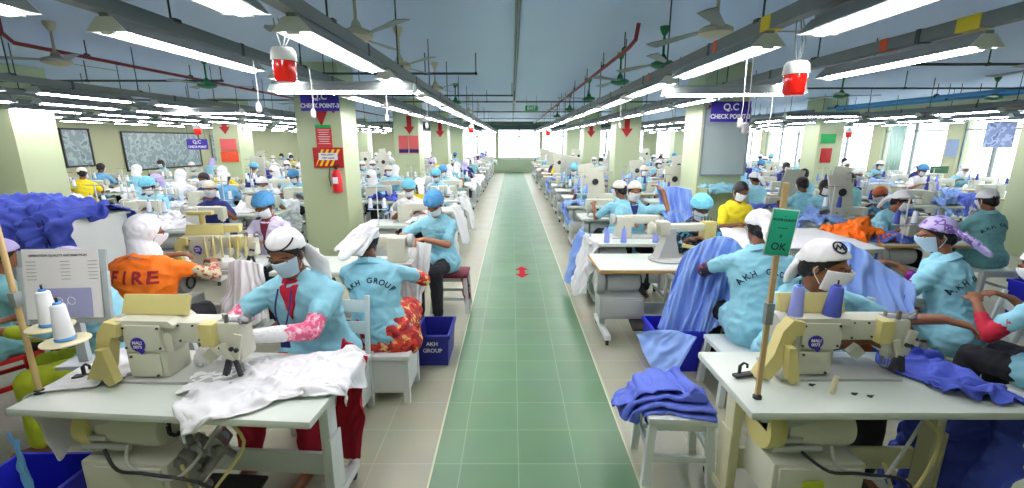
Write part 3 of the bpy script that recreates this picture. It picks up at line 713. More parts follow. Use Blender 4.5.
def make_machine(hero=False, s=1.0, badge=True):
    t = empty('sewing_machine'); q = MB()
    # arm and pillar profile (front view), extruded in depth
    q.box((-.09, .01, .125), (.17, .13, .23), bev=.018); q.box((.09, .01, .205), (.36, .105, .095), bev=.022); q.box((-.02, .0, .165), (.1, .1, .1), bev=.03)
    body = ob('arm', q, METW, t)
    q = MB(); q.box((0.02, .01, .006), (.50, .19, .014), bev=.004); ob('bed_plate', q, METG, t)
    q = MB(); q.box((.265, .005, .17), (.085, .10, .16), bev=.018, taper=.9); q.box((.265, -.0, .09), (.04, .05, .05), bev=.008); hd = ob('head', q, METW, t)
    q = MB(); q.cyl((.27, 0, .09), (.27, 0, .016), .004); q.cyl((.255, .012, .1), (.255, .012, .03), .006); q.box((.26, .0, .022), (.03, .018, .006), bev=.002); ob('needle_bar', q, STEEL, hd)
    q = MB(); q.lathe((-.205, .01, .205), [(.02, -.03), (.055, -.028), (.062, -.01), (.062, .01), (.05, .02), (.02, .022)], 24, 'X'); ob('hand_wheel', q, METG, t)
    if hero:
        q = MB(); q.box((.185, -.045, .205), (.06, .05, .1), bev=.01); ob('tension_cover', q, METC, hd)
        q = MB(); q.prism([(-.19, .262), (.03, .262), (.05, .245), (.05, .235), (-.19, .235)], -.06, .07); ob('top_cover', q, METW, t)
        q = MB(); q.box((-.08, .03, .298), (.27, .03, .085), rot=(R(-22), 0, 0), bev=.006); l = ob('oil_panel', q, METC, t)
        q = MB(); q.box((-.08, -.062, .19), (.15, .012, .11), bev=.004); q.box((-.09, -.06, .07), (.13, .01, .1), bev=.004); pl = ob('side_plate', q, METW, t)
        q = MB()
        for x, z in ((-.15, .235), (-.01, .235), (-.15, .15), (-.01, .15), (-.14, .11), (-.04, .03), (.06, .24), (.12, .24), (.06, .175), (.14, .18)): q.cyl((x, -.066 if x < .04 else -.046, z), (x, -.072 if x < .04 else -.05, z), .0045, n=10)
        ob('screw', q, DARK, pl)
        # cream belt guard sweeping down to the table behind the hand wheel
        q = MB(); P = [(-.16, .255), (-.21, .265), (-.245, .22), (-.27, .12), (-.33, .015), (-.27, .008), (-.235, .06), (-.215, .14), (-.19, .2), (-.165, .2)]
        q.prism(P, -.085, -.03); ob('belt_guard', q, METC, t)
        q = MB(); q.prism([(-.235, .16), (-.205, .16), (-.175, .02), (-.205, .005), (-.225, .03)], -.12, -.085); ob('guard_bracket', q, METC, t)
        q = MB(); q.box((-.36, -.05, .012), (.1, .03, .012), rot=(0, 0, .25), bev=.003); q.cyl((-.38, -.045, .01), (-.38, -.045, .05), .007); q.tube([(-.38,-.045,.05),(-.365,-.045,.062),(-.35,-.045,.055),(-.35,-.045,.04)], .005); ob('knee_lifter_hook', q, DARK, t)
        q = MB(); q.box((.27, 0, .247), (.13, .05, .012), bev=.003); q.tube([(.30,-.02,.24),(.31,-.04,.275),(.325,-.03,.285),(.33,0,.26),(.32,.01,.24)], .007); q.cyl((.25, -.03, .25), (.25, -.03, .285), .009); q.cyl((.22, .0, .25), (.22, 0, .275), .007); ob('thread_guide', q, STEEL, hd)
        q = MB(); q.box((.292, -.052, .155), (.035, .012, .11), rot=(0, R(14), 0), bev=.004); q.box((.25, -.055, .13), (.03, .014, .08), rot=(0, R(-20), 0), bev=.004); ob('face_plate', q, METW, hd)
        q = MB(); q.cyl((.277, -.06, .15), (.277, -.068, .15), .009); q.cyl((.297, -.06, .145), (.297, -.068, .145), .009); q.box((.25, -.06, .07), (.02, .02, .07), rot=(0, .35, 0)); q.box((.285, -.05, .06), (.014, .014, .07), rot=(0, -.2, 0)); ob('presser_mechanism', q, DARK, hd)
        q = MB(); q.prism([(.1, .085), (.135, .12), (.17, .085), (.135, .05)], .0, .03); ob('reverse_lever', q, METW, t)
        q = MB(); q.cyl((-.1, -.0685, .165), (-.1, -.071, .165), .03, n=28); q.box((-.088, -.07, .136), (.018, .003, .02), rot=(0, .8, 0)); bd = ob('badge', q, SIGNB, t)
        o = text_on('badge_lettering', 'MALI', .019, SIGNW, bd, (-.1, -.0725, .173), bold=.0006); o = text_on('badge_lettering', '0073', .018, SIGNW, bd, (-.1, -.0725, .155), bold=.0006)
    return t
def make_cone(m, base=CONET, h=.115, r=.031):
    t = empty('thread_cone'); q = MB(); q.lathe((0,0,0), [(r*.98, 0), (r*1.05, .004), (r*1.02, .01), (r*.97, .014)], 24); ob('cone_base', q, base, t)
    q = MB(); q.lathe((0,0,0), [(r*.96, .012), (r, .02), (r*.72, h-.008), (r*.66, h-.004), (r*.5, h)], 28); ob('thread', q, m, t)
    q = MB(); q.lathe((0,0,0), [(r*.42, h-.004), (r*.4, h+.008), (r*.2, h+.009)], 16); ob('cone_tip', q, base, t)
    q = MB(); q.cyl((0,0,h), (0,0,h+.03), .0045); ob('spindle_pin', q, DARK, t); return t
def make_stand(h=.55, arms=2):
    t = empty('thread_stand'); q = MB(); q.cyl((0,0,0), (0,0,h), .008); q.cyl((0,0,0), (0,0,.02), .022); ob('post', q, PAINTW, t)
    q = MB(); q.cyl((-.13, 0, h-.02), (.13, 0, h-.02), .005); q.cyl((-.12, 0, h-.02), (-.12, -.03, h-.03), .004); q.cyl((.12, 0, h-.02), (.12, -.03, h-.03), .004); ob('guide_arm', q, STEEL, t)
    q = MB(); q.cyl((-.12, 0, .22), (.12, 0, .22), .006)
    for s in (-1, 1): q.lathe((s*.1, 0, .222), [(.02, 0), (.042, .001), (.043, .006), (.02, .007)], 18)
    ob('cone_tray', q, PAINTW, t); return t
def make_stool(w=.34, d=.34, h=.42, back=False, box=False, m=PAINTW, seatm=None):
    t = empty('stool' if not back else 'chair'); q = MB(); q.box((0, 0, h-.018), (w+.02, d+.02, .036), bev=.006); ob('seat', q, seatm or m, t)
    if box:
        q = MB(); q.box((0, 0, h/2+.03), (w-.02, d-.02, h-.12), bev=.004); ob('box_panel', q, m, t)
    for sx in (-1, 1):
        for sy in (-1, 1):
            q = MB(); x, y = sx*(w/2-.025), sy*(d/2-.025); e = 0 if box else .03
            q.loft([[V((x+sx*e*(1-z/h)+a, y+sy*e*(1-z/h)+b, z)) for a, b in ((-.022,-.022),(.022,-.022),(.022,.022),(-.022,.022))] for z in (0, h-.03)]); ob('leg', q, m, t)
    if not box:
        for sy in (-1, 1): q = MB(); q.box((0, sy*(d/2-.01), .17), (w-.03, .022, .035), bev=.003); ob('stretcher', q, m, t)
        for sx in (-1, 1): q = MB(); q.box((sx*(w/2-.01), 0, .21), (.022, d-.03, .035), bev=.003); ob('stretcher', q, m, t)
        for sy in (-1, 1): q = MB(); q.box((0, sy*(d/2-.02), h-.06), (w-.05, .02, .05), bev=.003); ob('apron', q, m, t)
    if back:
        for sx in (-1, 1): q = MB(); q.box((sx*(w/2-.02), d/2-.005, h+.2), (.035, .022, .46), rot=(R(-8), 0, 0), bev=.004); ob('back_post', q, m, t)
        for z in (.18, .34): q = MB(); q.box((0, d/2-.005+z*.14-.005, h+z), (w-.05, .018, .09), rot=(R(-8), 0, 0), bev=.004); ob('backrest_slat', q, m, t)
    return t
def make_crate(w, d, h, m, letters=None):
    t = empty('plastic_crate'); q = MB(); tp = 1.14
    def R_(k, z, off): return [V((sx*(w/2*k-off), sy*(d/2*k-off), z)) for sx, sy in ((-1,-1),(1,-1),(1,1),(-1,1))]
    o0, o1, i1, i0 = R_(1/tp, 0, 0), R_(1, h, 0), R_(1, h, .012), R_(1/tp, .02, .012)
    q.loft([o0, o1, i1, i0]); b = ob('basket', q, m, t, ang=20)
    q = MB(); 
    for a in range(2):
        for s in (-1, 1):
            q.box((0, s*(d/2), h-.02) if a == 0 else (s*(w/2), 0, h-.02), (w+.02, .02, .035) if a == 0 else (.02, d+.02, .035), bev=.004)
    ob('rim', q, m, t)
    if letters:
        for i, s_ in enumerate(letters):
            k = 1/tp+(1-1/tp)*(1-(.28+.22*i)); text_on('crate_lettering', s_, .05, WHITE, t, (0, -d/2*k-.004, h*(1-(.28+.22*i))), rot=(R(90-3), 0, 0), bold=.001)
    return t

# ================================================================== THE FRONT WORK PLACES
def place(t, loc, rz=0, s=1.0): t.location = loc; t.rotation_euler = (0, 0, rz); t.scale = (s, s, s); return t
# front left table
tl = place(make_table('sewing_table', 1.42, .62, hero=True), (-1.55, 2.06, 0), -.07); tag(tl, 'white sewing table nearest the camera left of the green aisle, with white garment on it', 'table')
m1 = place(make_machine(True), (-1.70, 2.11, .78), -.04, 1.22); tag(m1, 'cream industrial sewing machine in the left foreground with tilted top panel', 'sewing machine')
# front right table
tr_ = place(make_table('sewing_table', 1.28, .60, hero=True, cream=True), (1.70, 2.07, 0), 0); tag(tr_, 'white sewing table nearest the camera right of the green aisle, beside the stool', 'table')
m2 = place(make_machine(True), (1.62, 2.14, .78), 0, 1.22); tag(m2, 'cream industrial sewing machine in the right foreground under two blue thread cones', 'sewing machine')
q = MB(); q.box((-.12, -.112, .0), (.1, .004, .05), bev=.001); lb = ob('warning_label', q, mat('yellow green label', (190, 206, 40), .5), tr_); lb.location = (-.18, -.17, .385)
for ch in list(tr_.children):
    if ch.name.startswith('trimmer_linkage'): bpy.data.objects.remove(ch)
q = MB(); q.cyl((0,0,0), (.01,-.004,.09), .013, .011); tag(ob('wooden_peg', q, CARD, None, loc=(1.52, 1.93, .78)), 'short cream peg standing on the right front table', 'peg')
for i, p_ in enumerate(((1.62,1.92),(1.68,1.9),(1.47,2.0),(-1.45,1.95),(-1.38,1.98),(-1.33,1.92))):
    q = MB(); q.cyl((0,0,0), (0,0,.003), .011); q.box((.012, .004, .002), (.02, .006, .003)); o = ob('table_screw', q, DARK, tl if p_[0] < 0 else tr_); b0 = (tl if p_[0] < 0 else tr_).location; o.location = (p_[0]-b0.x, p_[1]-b0.y, .781)
# cones, sticks, discs
cw = make_cone(CONEW, h=.165, r=.036); place(cw, (-1.99, 1.86, 1.089)); tag(cw, 'white thread cone on the left front disc, nearer the machine', 'thread cone')
cw2 = dup(cw, (-2.14, 1.95, 1.119)); tag(cw2, 'white thread cone on the left front disc, beside the wooden stick', 'thread cone')
q = MB(); b_ = at(40, 393, .78); q.cyl((0,0,0), (0,0,1.35), .012, .011); st = ob('wooden_stick', q, BEIGEW); st.location = b_; tag(st, 'slim pale wooden stick standing on the left front table beside thread cones', 'stick')
q = MB(); q.lathe((0,0,0), [(.022,0),(.022,.012),(.014,.02)], 16); ob('foot_ring', q, DARK, st)
q = MB(); q.box((0, 0, .47), (.03, .035, .07), bev=.004); ob('clamp', q, FIXG, st)
for i, (x, y, z) in enumerate(((-2.14, 1.95, 1.11), (-1.99, 1.86, 1.08))):
    q = MB(); q.lathe((0,0,0), [(.01,-.004),(.085,-.003),(.088,0),(.087,.004),(.03,.006)], 30); q.cyl((0,.0,-.012), (b_.x-x, b_.y-y, -.012), .006); o = ob('cone_disc', q, CARD, st); o.location = (x-b_.x, y-b_.y, z-b_.z)
cb1 = make_cone(CONEL, h=.165, r=.034); place(cb1, (1.42, 2.12, 1.087)); tag(cb1, 'lilac thread cone standing on the right front sewing machine', 'thread cone')
cb2 = make_cone(CONEB, CONEB, h=.165, r=.04); place(cb2, (1.60, 2.12, 1.087)); cb2.rotation_euler = (0, R(3), 0); tag(cb2, 'dark blue thread cone standing on the right front sewing machine', 'thread cone')
q = MB(); b2 = at(757, 398, .78); q.box((0,0,.5), (.022, .014, 1.0)); st2 = ob('wooden_stick', q, BEIGEW); st2.location = b2; tag(st2, 'wooden stick with green OK tag, standing on the right front table', 'stick')
q = MB(); q.lathe((0,0,0), [(.02,0),(.02,.012),(.013,.02)], 16); ob('foot_ring', q, DARK, st2)
q = MB(); q.box((0, 0, .42), (.034, .03, .1), bev=.004); ob('clamp', q, FIXG, st2)
q = MB(); q.box((0,0,0), (.105, .003, .195), bev=.001); tg = ob('card_tag', q, GREENT); tg.location = b2+V((.0, -.014, .79)); tg.rotation_euler = (0, R(6), 0); tag(tg, 'green OK card hanging on the wooden stick of the right front table', 'tag')
for s_, sz, z in (('OK', .045, -.062), ('0', .02, -.015), ('------', .022, .022), ('IN-LINE QUALITY', .0125, .055), ('.', .03, .078)): text_on('tag_lettering', s_, sz, INK, tg, (0, -.0025, z), bold=.0006)
q = MB(); q.box((0,.0,0), (.115, .002, .205)); o = ob('plastic_sleeve', q, PAPER, tg); o.location = (0, .003, 0)
# document holder
dh = empty('document_holder', (-2.29, 2.2, .78), R(5)); tag(dh, 'clear document holder with printed form behind the white thread cones', 'document holder')
T_ = Matrix.Rotation(R(-8), 4, 'X')
q = MB(); q.box((0, 0, .44), (.42, .008, .38), rot=T_, bev=.002); ob('back_sheet', q, PLAST, dh)
q = MB(); q.box((-.195, -.012, .40), (.03, .02, .3), rot=T_, bev=.003); ob('side_rail', q, PLAST, dh)
q = MB(); q.box((.2, -.012, .38), (.03, .02, .28), rot=T_, bev=.003); ob('side_rail', q, PLAST, dh)
q = MB(); q.box((0, .02, .12), (.05, .03, .24), bev=.003); q.box((0, .02, .01), (.2, .14, .02), bev=.003); ob('support', q, PLAST, dh)
q = MB(); q.box((-.0, -.009, .46), (.36, .002, .36), rot=T_); pp = ob('paper_form', q, PAPER, dh)
def on_sheet(x, z, off=.0125): return (x, -off-.0+(z-.46)*math.tan(R(8)), z)
text_on('form_lettering', 'OPERATION QUALITY INFORMATION', .016, INK, pp, on_sheet(-.01, .605), rot=(R(82),0,0), bold=.0004)
for bx0 in (-.14, 0.02, .15):
    for k in range(6):
        q = MB(); q.box((0,0,0), (.045 if bx0 else .05, .001, .0022)); o = ob('form_line', q, FIXG, pp); o.location = on_sheet(bx0, .575-.018*k, .012)
q = MB(); q.box((0,0,0), (.25, .002, .15)); o = ob('blue_card', q, mat('pale violet card', (168, 172, 214), .5), dh); o.location = on_sheet(.01, .365, .0145); o.rotation_euler = (R(-8), 0, 0)
q = MB()
for a in (0, 1): q.tube([(-.03+.06*a+.018*math.cos(t*.5), 0, .02*math.sin(t*.5)) for t in range(13)], .002, 5)
q.tube([(-.01,0,-.01),(0,0,-.04),(.01,0,-.01)], .002, 5)
cd = ob('card_drawing', q, PAPER, dh); cd.location = on_sheet(.01, .375, .0175)

# woman at the front left table
P1 = pose(seat=.41, lean=13, hp=24, hy=5, side=-4, L=(-.05, -.47, .79), Rr=(-.20, -.47, .78), wide=1.1, hintL=(.9, .3, -.35), hintR=(-.8, .2, -.5), hdL=(-.9, -.3, -.25), hdR=(-.5, -.8, -.35),
          legs=[((.085,0,.5),(.12,-.40,.47),(.1,-.38,.07)), ((-.085,0,.5),(-.14,-.40,.47),(-.2,-.44,.07))])
w1 = build_person('person', P1, (-1.27, 2.80, 0), R(-6), SKIN, SHIRT, PINKPR, RED, 'bandana', WHITE, MASKM, True, True, .0065, inner=RED, seed=3, brim=None, size=1.17,
    tail=[(V((.06,.09,.0))), (V((.10,.12,-.08))), (V((.12,.12,-.17)))])
tag(w1, 'woman in light blue shirt, white bandana and white gloves sewing at the left front table', 'person')
q = MB(); L_ = [V((.035,-.1,0)), V((.03,-.13,-.1)), V((0.0,-.15,-.2)), V((-.03,-.15,-.1)), V((-.035,-.1,0))]
q.tube([P1.S+poly(L_, i/20)+V((0,-.03,.02)) for i in range(21)], .0045, 6); q.box(P1.S+V((0,-.175,-.24)), (.05,.006,.07), bev=.002); ob('lanyard', q, NAVY, w1)
q = MB(); c = P1.hc
q.tube([c+P1.hr_*.07*math.cos(a)+P1.hf*(.01+.075*math.sin(a))+P1.hu*(.105-.03*math.sin(a)) for a in [PI*i/14 for i in range(15)]], .004, 8); ob('headband_trim', q, BLACKC, w1)
bn = place(make_stool(.44, .42, .43, back=True, box=True), (-1.27, 2.88, 0), R(-4)); tag(bn, 'white box-sided wooden chair under the woman at the left front table', 'chair')
g_ = link('garment', sim_cloth(.84, .50, -1.16, 2.04, .36, .88, [((-1.55, 2.06, .76), (1.42, .62, .04), -.07)], 4, amp=.075, k=.62, frames=44, irr=.2, res=.013), WHITE); tag(g_, 'crumpled white garment spread over the left front sewing table', 'garment')
o = link('garment', hang([(-1.02, 2.50, .80), (-.93, 2.42, .80), (-.86, 2.34, .79), (-.80, 2.26, .80)], [(-1.12, 2.42, .10), (-1.04, 2.38, .08), (-.97, 2.36, .08), (-.90, 2.30, .12)], 2, .018, 3, nu=24), RED); tag(o, 'red scarf hanging down beside the leg of the left front table', 'scarf')
o = link('garment', hang([(-1.55, 2.42, .74), (-1.40, 2.35, .72), (-1.25, 2.35, .72), (-1.1, 2.42, .74)], [(-1.52, 2.30, .48), (-1.40, 2.24, .46), (-1.25, 2.24, .47), (-1.1, 2.3, .5)], 6, .012, 3), MAGENTA); tag(o, 'magenta cloth over the knees under the left front table', 'cloth')
# white cloth and blue strap at the left edge
g2 = link('garment', sim_cloth(.72, .52, -2.14, 2.16, .05, .88, [((-1.55, 2.06, .76), (1.42, .62, .04), -.07)], 11, amp=.07, k=.7, frames=30), WHITE); tag(g2, 'white cloth hanging over the left end of the left front table', 'garment')
o = link('garment', hang([(-2.36, 1.86, .62), (-2.30, 1.82, .63), (-2.25, 1.80, .62)], [(-2.30, 1.82, .30), (-2.27, 1.81, .29), (-2.24, 1.80, .30)], 3, .008, 2, nu=14), mat('pale blue strap', (110, 180, 230), .7)); tag(o, 'pale blue strap hanging below the white cloth in the left corner', 'strap')
cr = place(make_crate(.46, .34, .3, BINB), (-2.44, 1.96, 0)); tag(cr, 'blue crate at the foot of the left front table in the corner', 'crate')
# stooping worker in lavender scarf
P6 = pose(seat=.46, lean=9, hp=38, L=(.1, -.52, .86), Rr=(-.12, -.5, .86)); w6 = build_person('person', P6, (-2.66, 2.80, 0), R(-62), SKIN, SHIRT, LIME, LIME, 'scarf', LAV, None, False, False, .010, seed=8, sleevelen=.9)
tag(w6, 'worker in lavender headscarf and lime sleeves behind the clear document holder', 'person')
bn2 = place(make_stool(.36, .36, .43), (-2.66, 2.82, 0), R(-62)); tag(bn2, 'white wooden stool under the worker in the lavender headscarf', 'stool')
# FIRE vest
P3 = pose(seat=.46, lean=10, hp=18, hy=-42, L=(.16, -.48, .93), Rr=(-.2, -.46, .9), wide=1.3, hintL=(.8, .1, -.5), hintR=(-.8, .1, -.5))
w3 = build_person('person', P3, (-2.74, 3.14, 0), R(176), SKIN, ORANGE, FLORAL, BLACKC, 'scarf', WHITE, MASKW, True, False, .010, seed=5, size=1.09, sleevelen=.35)
tag(w3, 'person in orange vest lettered FIRE and white headscarf, seen from behind', 'person')
for ch in w3.children:
    if ch.name.startswith('shirt'): cloth_letters('vest_lettering', 'FIRE', .115, mat('vest print', (150, 30, 40), .7), w3, ch.data, (-.03, .2, .925), (0, 1, .1), (0, 0, 1), step=.08, bold=.004, off=.007)
st3 = place(make_stool(.36, .36, .44), (-2.74, 3.2, 0), 0); tag(st3, 'white wooden stool under the person in the orange vest', 'stool')
# AKH woman left
P2 = pose(seat=.42, lean=12, side=9, hp=25, hy=-5, L=(.1, -.42, .84), Rr=(-.16, -.42, .84), wide=1.16, hintL=(.9, .1, -.5), hintR=(-.9, .1, -.5))
w2 = build_person('person', P2, (-1.02, 3.27, 0), R(184), SKIN2, SHIRT, REDPR, REDPR, 'bandana', WHITE, MASKW, True, False, .009, seed=9, size=1.06, skirt=True, coat=True,
    tail=[V((.02,.1,.04)), V((.06,.17,.0)), V((.11,.22,-.05))])
tag(w2, 'woman in light blue AKH GROUP shirt and red printed skirt, seen from behind', 'person')
for ch in w2.children:
    if ch.name.startswith('coat'): cloth_letters('shirt_lettering', 'AKH GROUP', .052, INK, w2, ch.data, P2.C+V((0, .1, .06)), (0, 1, .1), (0, 0, 1), arc=.20, step=.043, bold=.0014)
q = MB(); 
hk = hang([P2.hc+V(v) for v in ((-.1,.02,.1),(-.02,.06,.13),(.08,.06,.1))], [P2.hc+V(v) for v in ((.0,.18,-.07),(.1,.20,-.04),(.2,.16,-.02))], 4, .008, 2, nu=20, nv=14); link('kerchief', hk, WHITE, w2)
bn3 = place(make_stool(.46, .38, .40, box=True), (-1.0, 3.25, 0), 0); tag(bn3, 'white wooden box bench under the woman in the red printed skirt', 'bench')
cr2 = place(make_crate(.30, .44, .30, BIND, ('AKH', 'GROUP')), (-.70, 3.86, 0)); tag(cr2, 'dark blue crate with white lettering beside the green aisle', 'crate')
# second left table with hairnet woman
t2 = place(make_table('sewing_table', 1.15, .6), (-1.65, 4.25, 0)); tag(t2, 'white sewing table between the FIRE vest and the woman in the blue hairnet', 'table')
mg = place(make_machine(False), (-1.22, 4.3, .78), PI, 1.1); tag(mg, 'white sewing machine in front of the woman in blue hairnet and blue shirt', 'sewing machine')
P5 = pose(seat=.48, lean=6, bend=16, hp=42, L=(-.06, -.34, .86), Rr=(-.2, -.36, .88), hintL=(.9, .2, -.4), hintR=(-.9, .2, -.4), hdL=(-.95,-.2,-.1), hdR=(.7,-.6,-.2),
          legs=[((.085,0,.55),(.06,-.4,.54),(.06,-.36,.08)), ((-.085,0,.55),(-.14,-.4,.54),(-.14,-.34,.08))])
w5 = build_person('person', P5, (-.82, 5.05, 0), R(-8), SKIN3, SHIRT, None, BLACKC, 'net', NETB, MASKW, True, False, .009, seed=12, size=1.08); tag(w5, 'woman in dark blue hairnet and light blue shirt sitting beside the green aisle', 'person')
ms = place(make_stool(.40, .36, .46, seatm=MAROON), (-.72, 5.1, 0)); tag(ms, 'white stool with maroon seat cover beside the green aisle', 'stool')
o = link('garment', hang([(-.58,4.86,.46),(-.53,5.05,.46),(-.56,5.25,.46)], [(-.55,4.9,.12),(-.50,5.05,.14),(-.55,5.2,.1)], 2, .012, 2, nu=20), MAROON); tag(o, 'maroon cloth hanging from the stool of the blue hairnet woman', 'cloth')
o = link('garment', hang([(-1.15,4.62,.92),(-1.05,4.6,.93),(-.97,4.6,.92),(-.86,4.66,.88)], [(-1.25,4.58,.22),(-1.12,4.5,.12),(-1.0,4.48,.18),(-.93,4.56,.4)], 5, .03, 3), WHITE); tag(o, 'white trousers piece hanging from the hands of the hairnet woman by the aisle', 'garment')
# hairnet woman in white coat, machine of the FIRE person
t4 = place(make_table('sewing_table', 1.2, .6), (-3.05, 4.3, 0)); tag(t4, 'white sewing table in front of the person in the orange vest', 'table')
m4 = place(make_machine(True), (-2.78, 4.12, .78), .12, 1.2); tag(m4, 'cream double-arm sewing machine in front of the person in the orange vest', 'sewing machine')
q = MB(); q.box((.02, .06, .30), (.3, .06, .06), bev=.01); q.cyl((-.1, .05, .26), (-.1, .05, .42), .02); q.box((-.1, .04, .43), (.18, .05, .03), bev=.006)
for k in range(6): q.cyl((-.05+.06*k, -.06, .26), (-.03+.055*k, -.09, .1), .008)
ob('looper_assembly', q, METC, m4)
P4 = pose(seat=.46, lean=8, bend=14, hp=32, L=(.1, -.42, .86), Rr=(-.1, -.42, .88), hdL=(-.8,-.5,-.2))
w4 = build_person('person', P4, (-2.66, 4.98, 0), R(-4), SKIN, WHITEC, None, BLACKC, 'net', NETB, MASKW, True, False, .010, seed=14, size=1.08, sleevelen=1.8, coat=True, inner=MAROON); tag(w4, 'woman in blue hairnet and open white coat over dark red top', 'person')
st4 = place(make_stool(), (-2.66, 5.05, 0)); tag(st4, 'white stool under the woman in the white coat', 'stool')
for i, (a, b_, c, z, lab) in enumerate(((-2.62, -2.3, 3.86, .3, 'white garment hanging from the machine of the orange vest person'), (-2.35, -2.05, 4.5, .25, 'white garment hanging in front of the woman in the white coat'))):
    o = link('garment', hang([(a, c+.15, .86), ((a+b_)/2, c+.1, .9), (b_, c+.14, .84)], [(a-.04, c, z+.1), ((a+b_)/2, c-.04, z), (b_+.06, c, z+.06)], 7+i, .03, 3), WHITE); tag(o, lab, 'garment')
# far left: worker with teal top, chair, blue pile on the white cabinet
P7_ = pose(seat=.44, lean=14, hp=20, L=(.16,-.46,.85), Rr=(-.16,-.46,.85)); w7 = build_person('person', P7_, (-3.78, 2.98, 0), R(150), SKIN, SHIRT2, None, BLACKC, 'bandana', LAV, None, True, False, .012, seed=15); tag(w7, 'worker in teal shirt at the left edge of the picture, back turned', 'person')
stx = place(make_stool(.4, .36, .43, back=True, m=mat('red chair paint', (196, 40, 40), .4)), (-3.78, 3.05, 0), R(150)); tag(stx, 'red chair behind the worker in the teal shirt', 'chair')
wc = empty('white_cabinet', (-5.35, 4.85, 0)); q = MB(); q.box((0,0,.585), (1.7, .7, 1.09), bev=.01); ob('body', q, PAINTW, wc); q = MB(); q.box((0,0,1.145), (1.76,.76,.03), bev=.006); ob('top', q, TABLE, wc)
for sx in (-1,1):
    for sy in (-1,1): q = MB(); q.box((sx*.78, sy*.28, .03), (.06,.06,.06)); ob('foot', q, PAINTW, wc)
tag(wc, 'white cabinet carrying the pile of blue garments at the left', 'cabinet')
o = link('garment', sim_cloth(2.1, 1.4, -5.40, 4.75, .05, 1.36, [((-5.35, 4.85, 1.145), (1.76, .76, .03)), ((-5.5, 4.85, 1.22), (1.1, .4, .14)), ((-5.35, 4.85, .585), (1.7, .7, 1.09))], 21, amp=.2, k=.8, frames=34, res=.03), DENIM2); tag(o, 'big heap of royal blue garments draped over the white cabinet', 'garment')
o = link('garment', hang([(-4.9,4.46,1.18),(-4.8,4.44,1.2),(-4.7,4.46,1.17)], [(-4.82,4.4,.75),(-4.7,4.38,.68),(-4.6,4.4,.75)], 4, .02, 2), NAVY); tag(o, 'navy sleeve hanging down the front of the white cabinet', 'garment')

# right side ------------------------------------------------------------
P7 = pose(seat=.43, lean=20, side=-10, hp=14, hy=30, L=(.48, -.34, .84), Rr=(-.02, -.44, .80), wide=1.1, hintL=(.4, .5, -.6), hintR=(-.8, .1, -.5), hdL=(.8,-.45,-.15))
w8 = build_person('person', P7, (1.84, 2.72, 0), R(4), SKIN, SHIRT, None, BLACKC, 'bandana', WHITE, MASKW, True, False, .0068, seed=17, size=1.16, tail=[V((-.05,.09,.0)), V((-.07,.11,-.04)), V((-.08,.12,-.08))])
tag(w8, 'man in white printed bandana and light blue shirt bending at the right front machine', 'person')
c, r_, f_, u_ = P7.hc, P7.hr_, P7.hf, P7.hu
q = MB()
nn = (f_*.42+u_*.8+r_*.30).normalized(); cc = c+u_*.03-f_*.014+V(nn)*.104; ax = nn.cross(u_).normalized(); ay = nn.cross(ax).normalized()
q.tube([cc+ax*.030*math.cos(a)+ay*.030*math.sin(a) for a in [2*PI*i/24 for i in range(25)]], .004, 6)
q.tube([cc-ax*.02+ay*.012, cc-ax*.01-ay*.012+nn*.002, cc+nn*.003+ay*.008, cc+ax*.01-ay*.012+nn*.002, cc+ax*.02+ay*.012], .0045, 6); ob('bandana_emblem', q, BLACKC, w8)
st8 = place(make_stool(.36,.36,.44), (1.86, 2.78, 0)); tag(st8, 'white stool under the man in the printed bandana', 'stool')
g3 = link('garment', sim_cloth(1.15, .60, 2.26, 2.06, -.10, .93, [((1.70, 2.07, .76), (1.28, .6, .04))], 31, amp=.13, k=.75, frames=36), DENIM2); tag(g3, 'royal blue garment bunched along the right front sewing table', 'garment')
P8 = pose(seat=.41, lean=16, side=-4, hp=26, L=(.06,-.42,.86), Rr=(-.2,-.40,.84), wide=1.15, hintL=(.8,.1,-.5), hintR=(-.8,.1,-.5))
w9 = build_person('person', P8, (1.90, 3.27, 0), R(176), SKIN, SHIRT, PURPR, BLACKC, 'bandana', WHITE, MASKW, True, False, .009, seed=19, size=1.16); tag(w9, 'worker in blue AKH GROUP shirt and white cap, seen from behind near the OK tag', 'person')
for ch in w9.children:
    if ch.name.startswith('shirt'): cloth_letters('shirt_lettering', 'AKH GROUP', .052, INK, w9, ch.data, P8.C+V((0, .1, .05)), (0, 1, .15), (0, 0, 1), arc=.21, step=.045, bold=.0012)
st9 = place(make_stool(.46,.36,.42), (1.80, 3.22, 0)); tag(st9, 'white stool under the worker seen from behind near the OK tag', 'stool')
t9 = place(make_table('sewing_table', 1.0, .6), (2.15, 4.05, 0)); tag(t9, 'white sewing table behind the green OK tag, half hidden by blue cloth', 'table')
o = link('garment', hang([(1.50,3.85,.96),(1.66,3.78,1.12),(1.84,3.70,1.16),(1.98,3.62,1.0)], [(1.28,3.72,.34),(1.46,3.62,.28),(1.62,3.55,.36),(1.75,3.50,.45)], 8, .045, 5, nu=60, nv=30), SKYCL); tag(o, 'light blue shirt panel hanging between the feed-off machine and the AKH GROUP worker', 'garment')
o = link('garment', hang([(1.20,3.40,.46),(1.32,3.32,.48),(1.44,3.25,.46)], [(1.02,3.44,.40),(1.10,3.24,.22),(1.26,3.12,.24)], 5, .015, 2, nu=30), SKYCL); tag(o, 'light blue cloth falling from the stool into the blue bin', 'garment')
bb = place(make_crate(.42,.36,.38, BINB), (1.42, 3.72, 0)); tag(bb, 'bright blue bin beside the wood-edged table right of the aisle', 'crate')
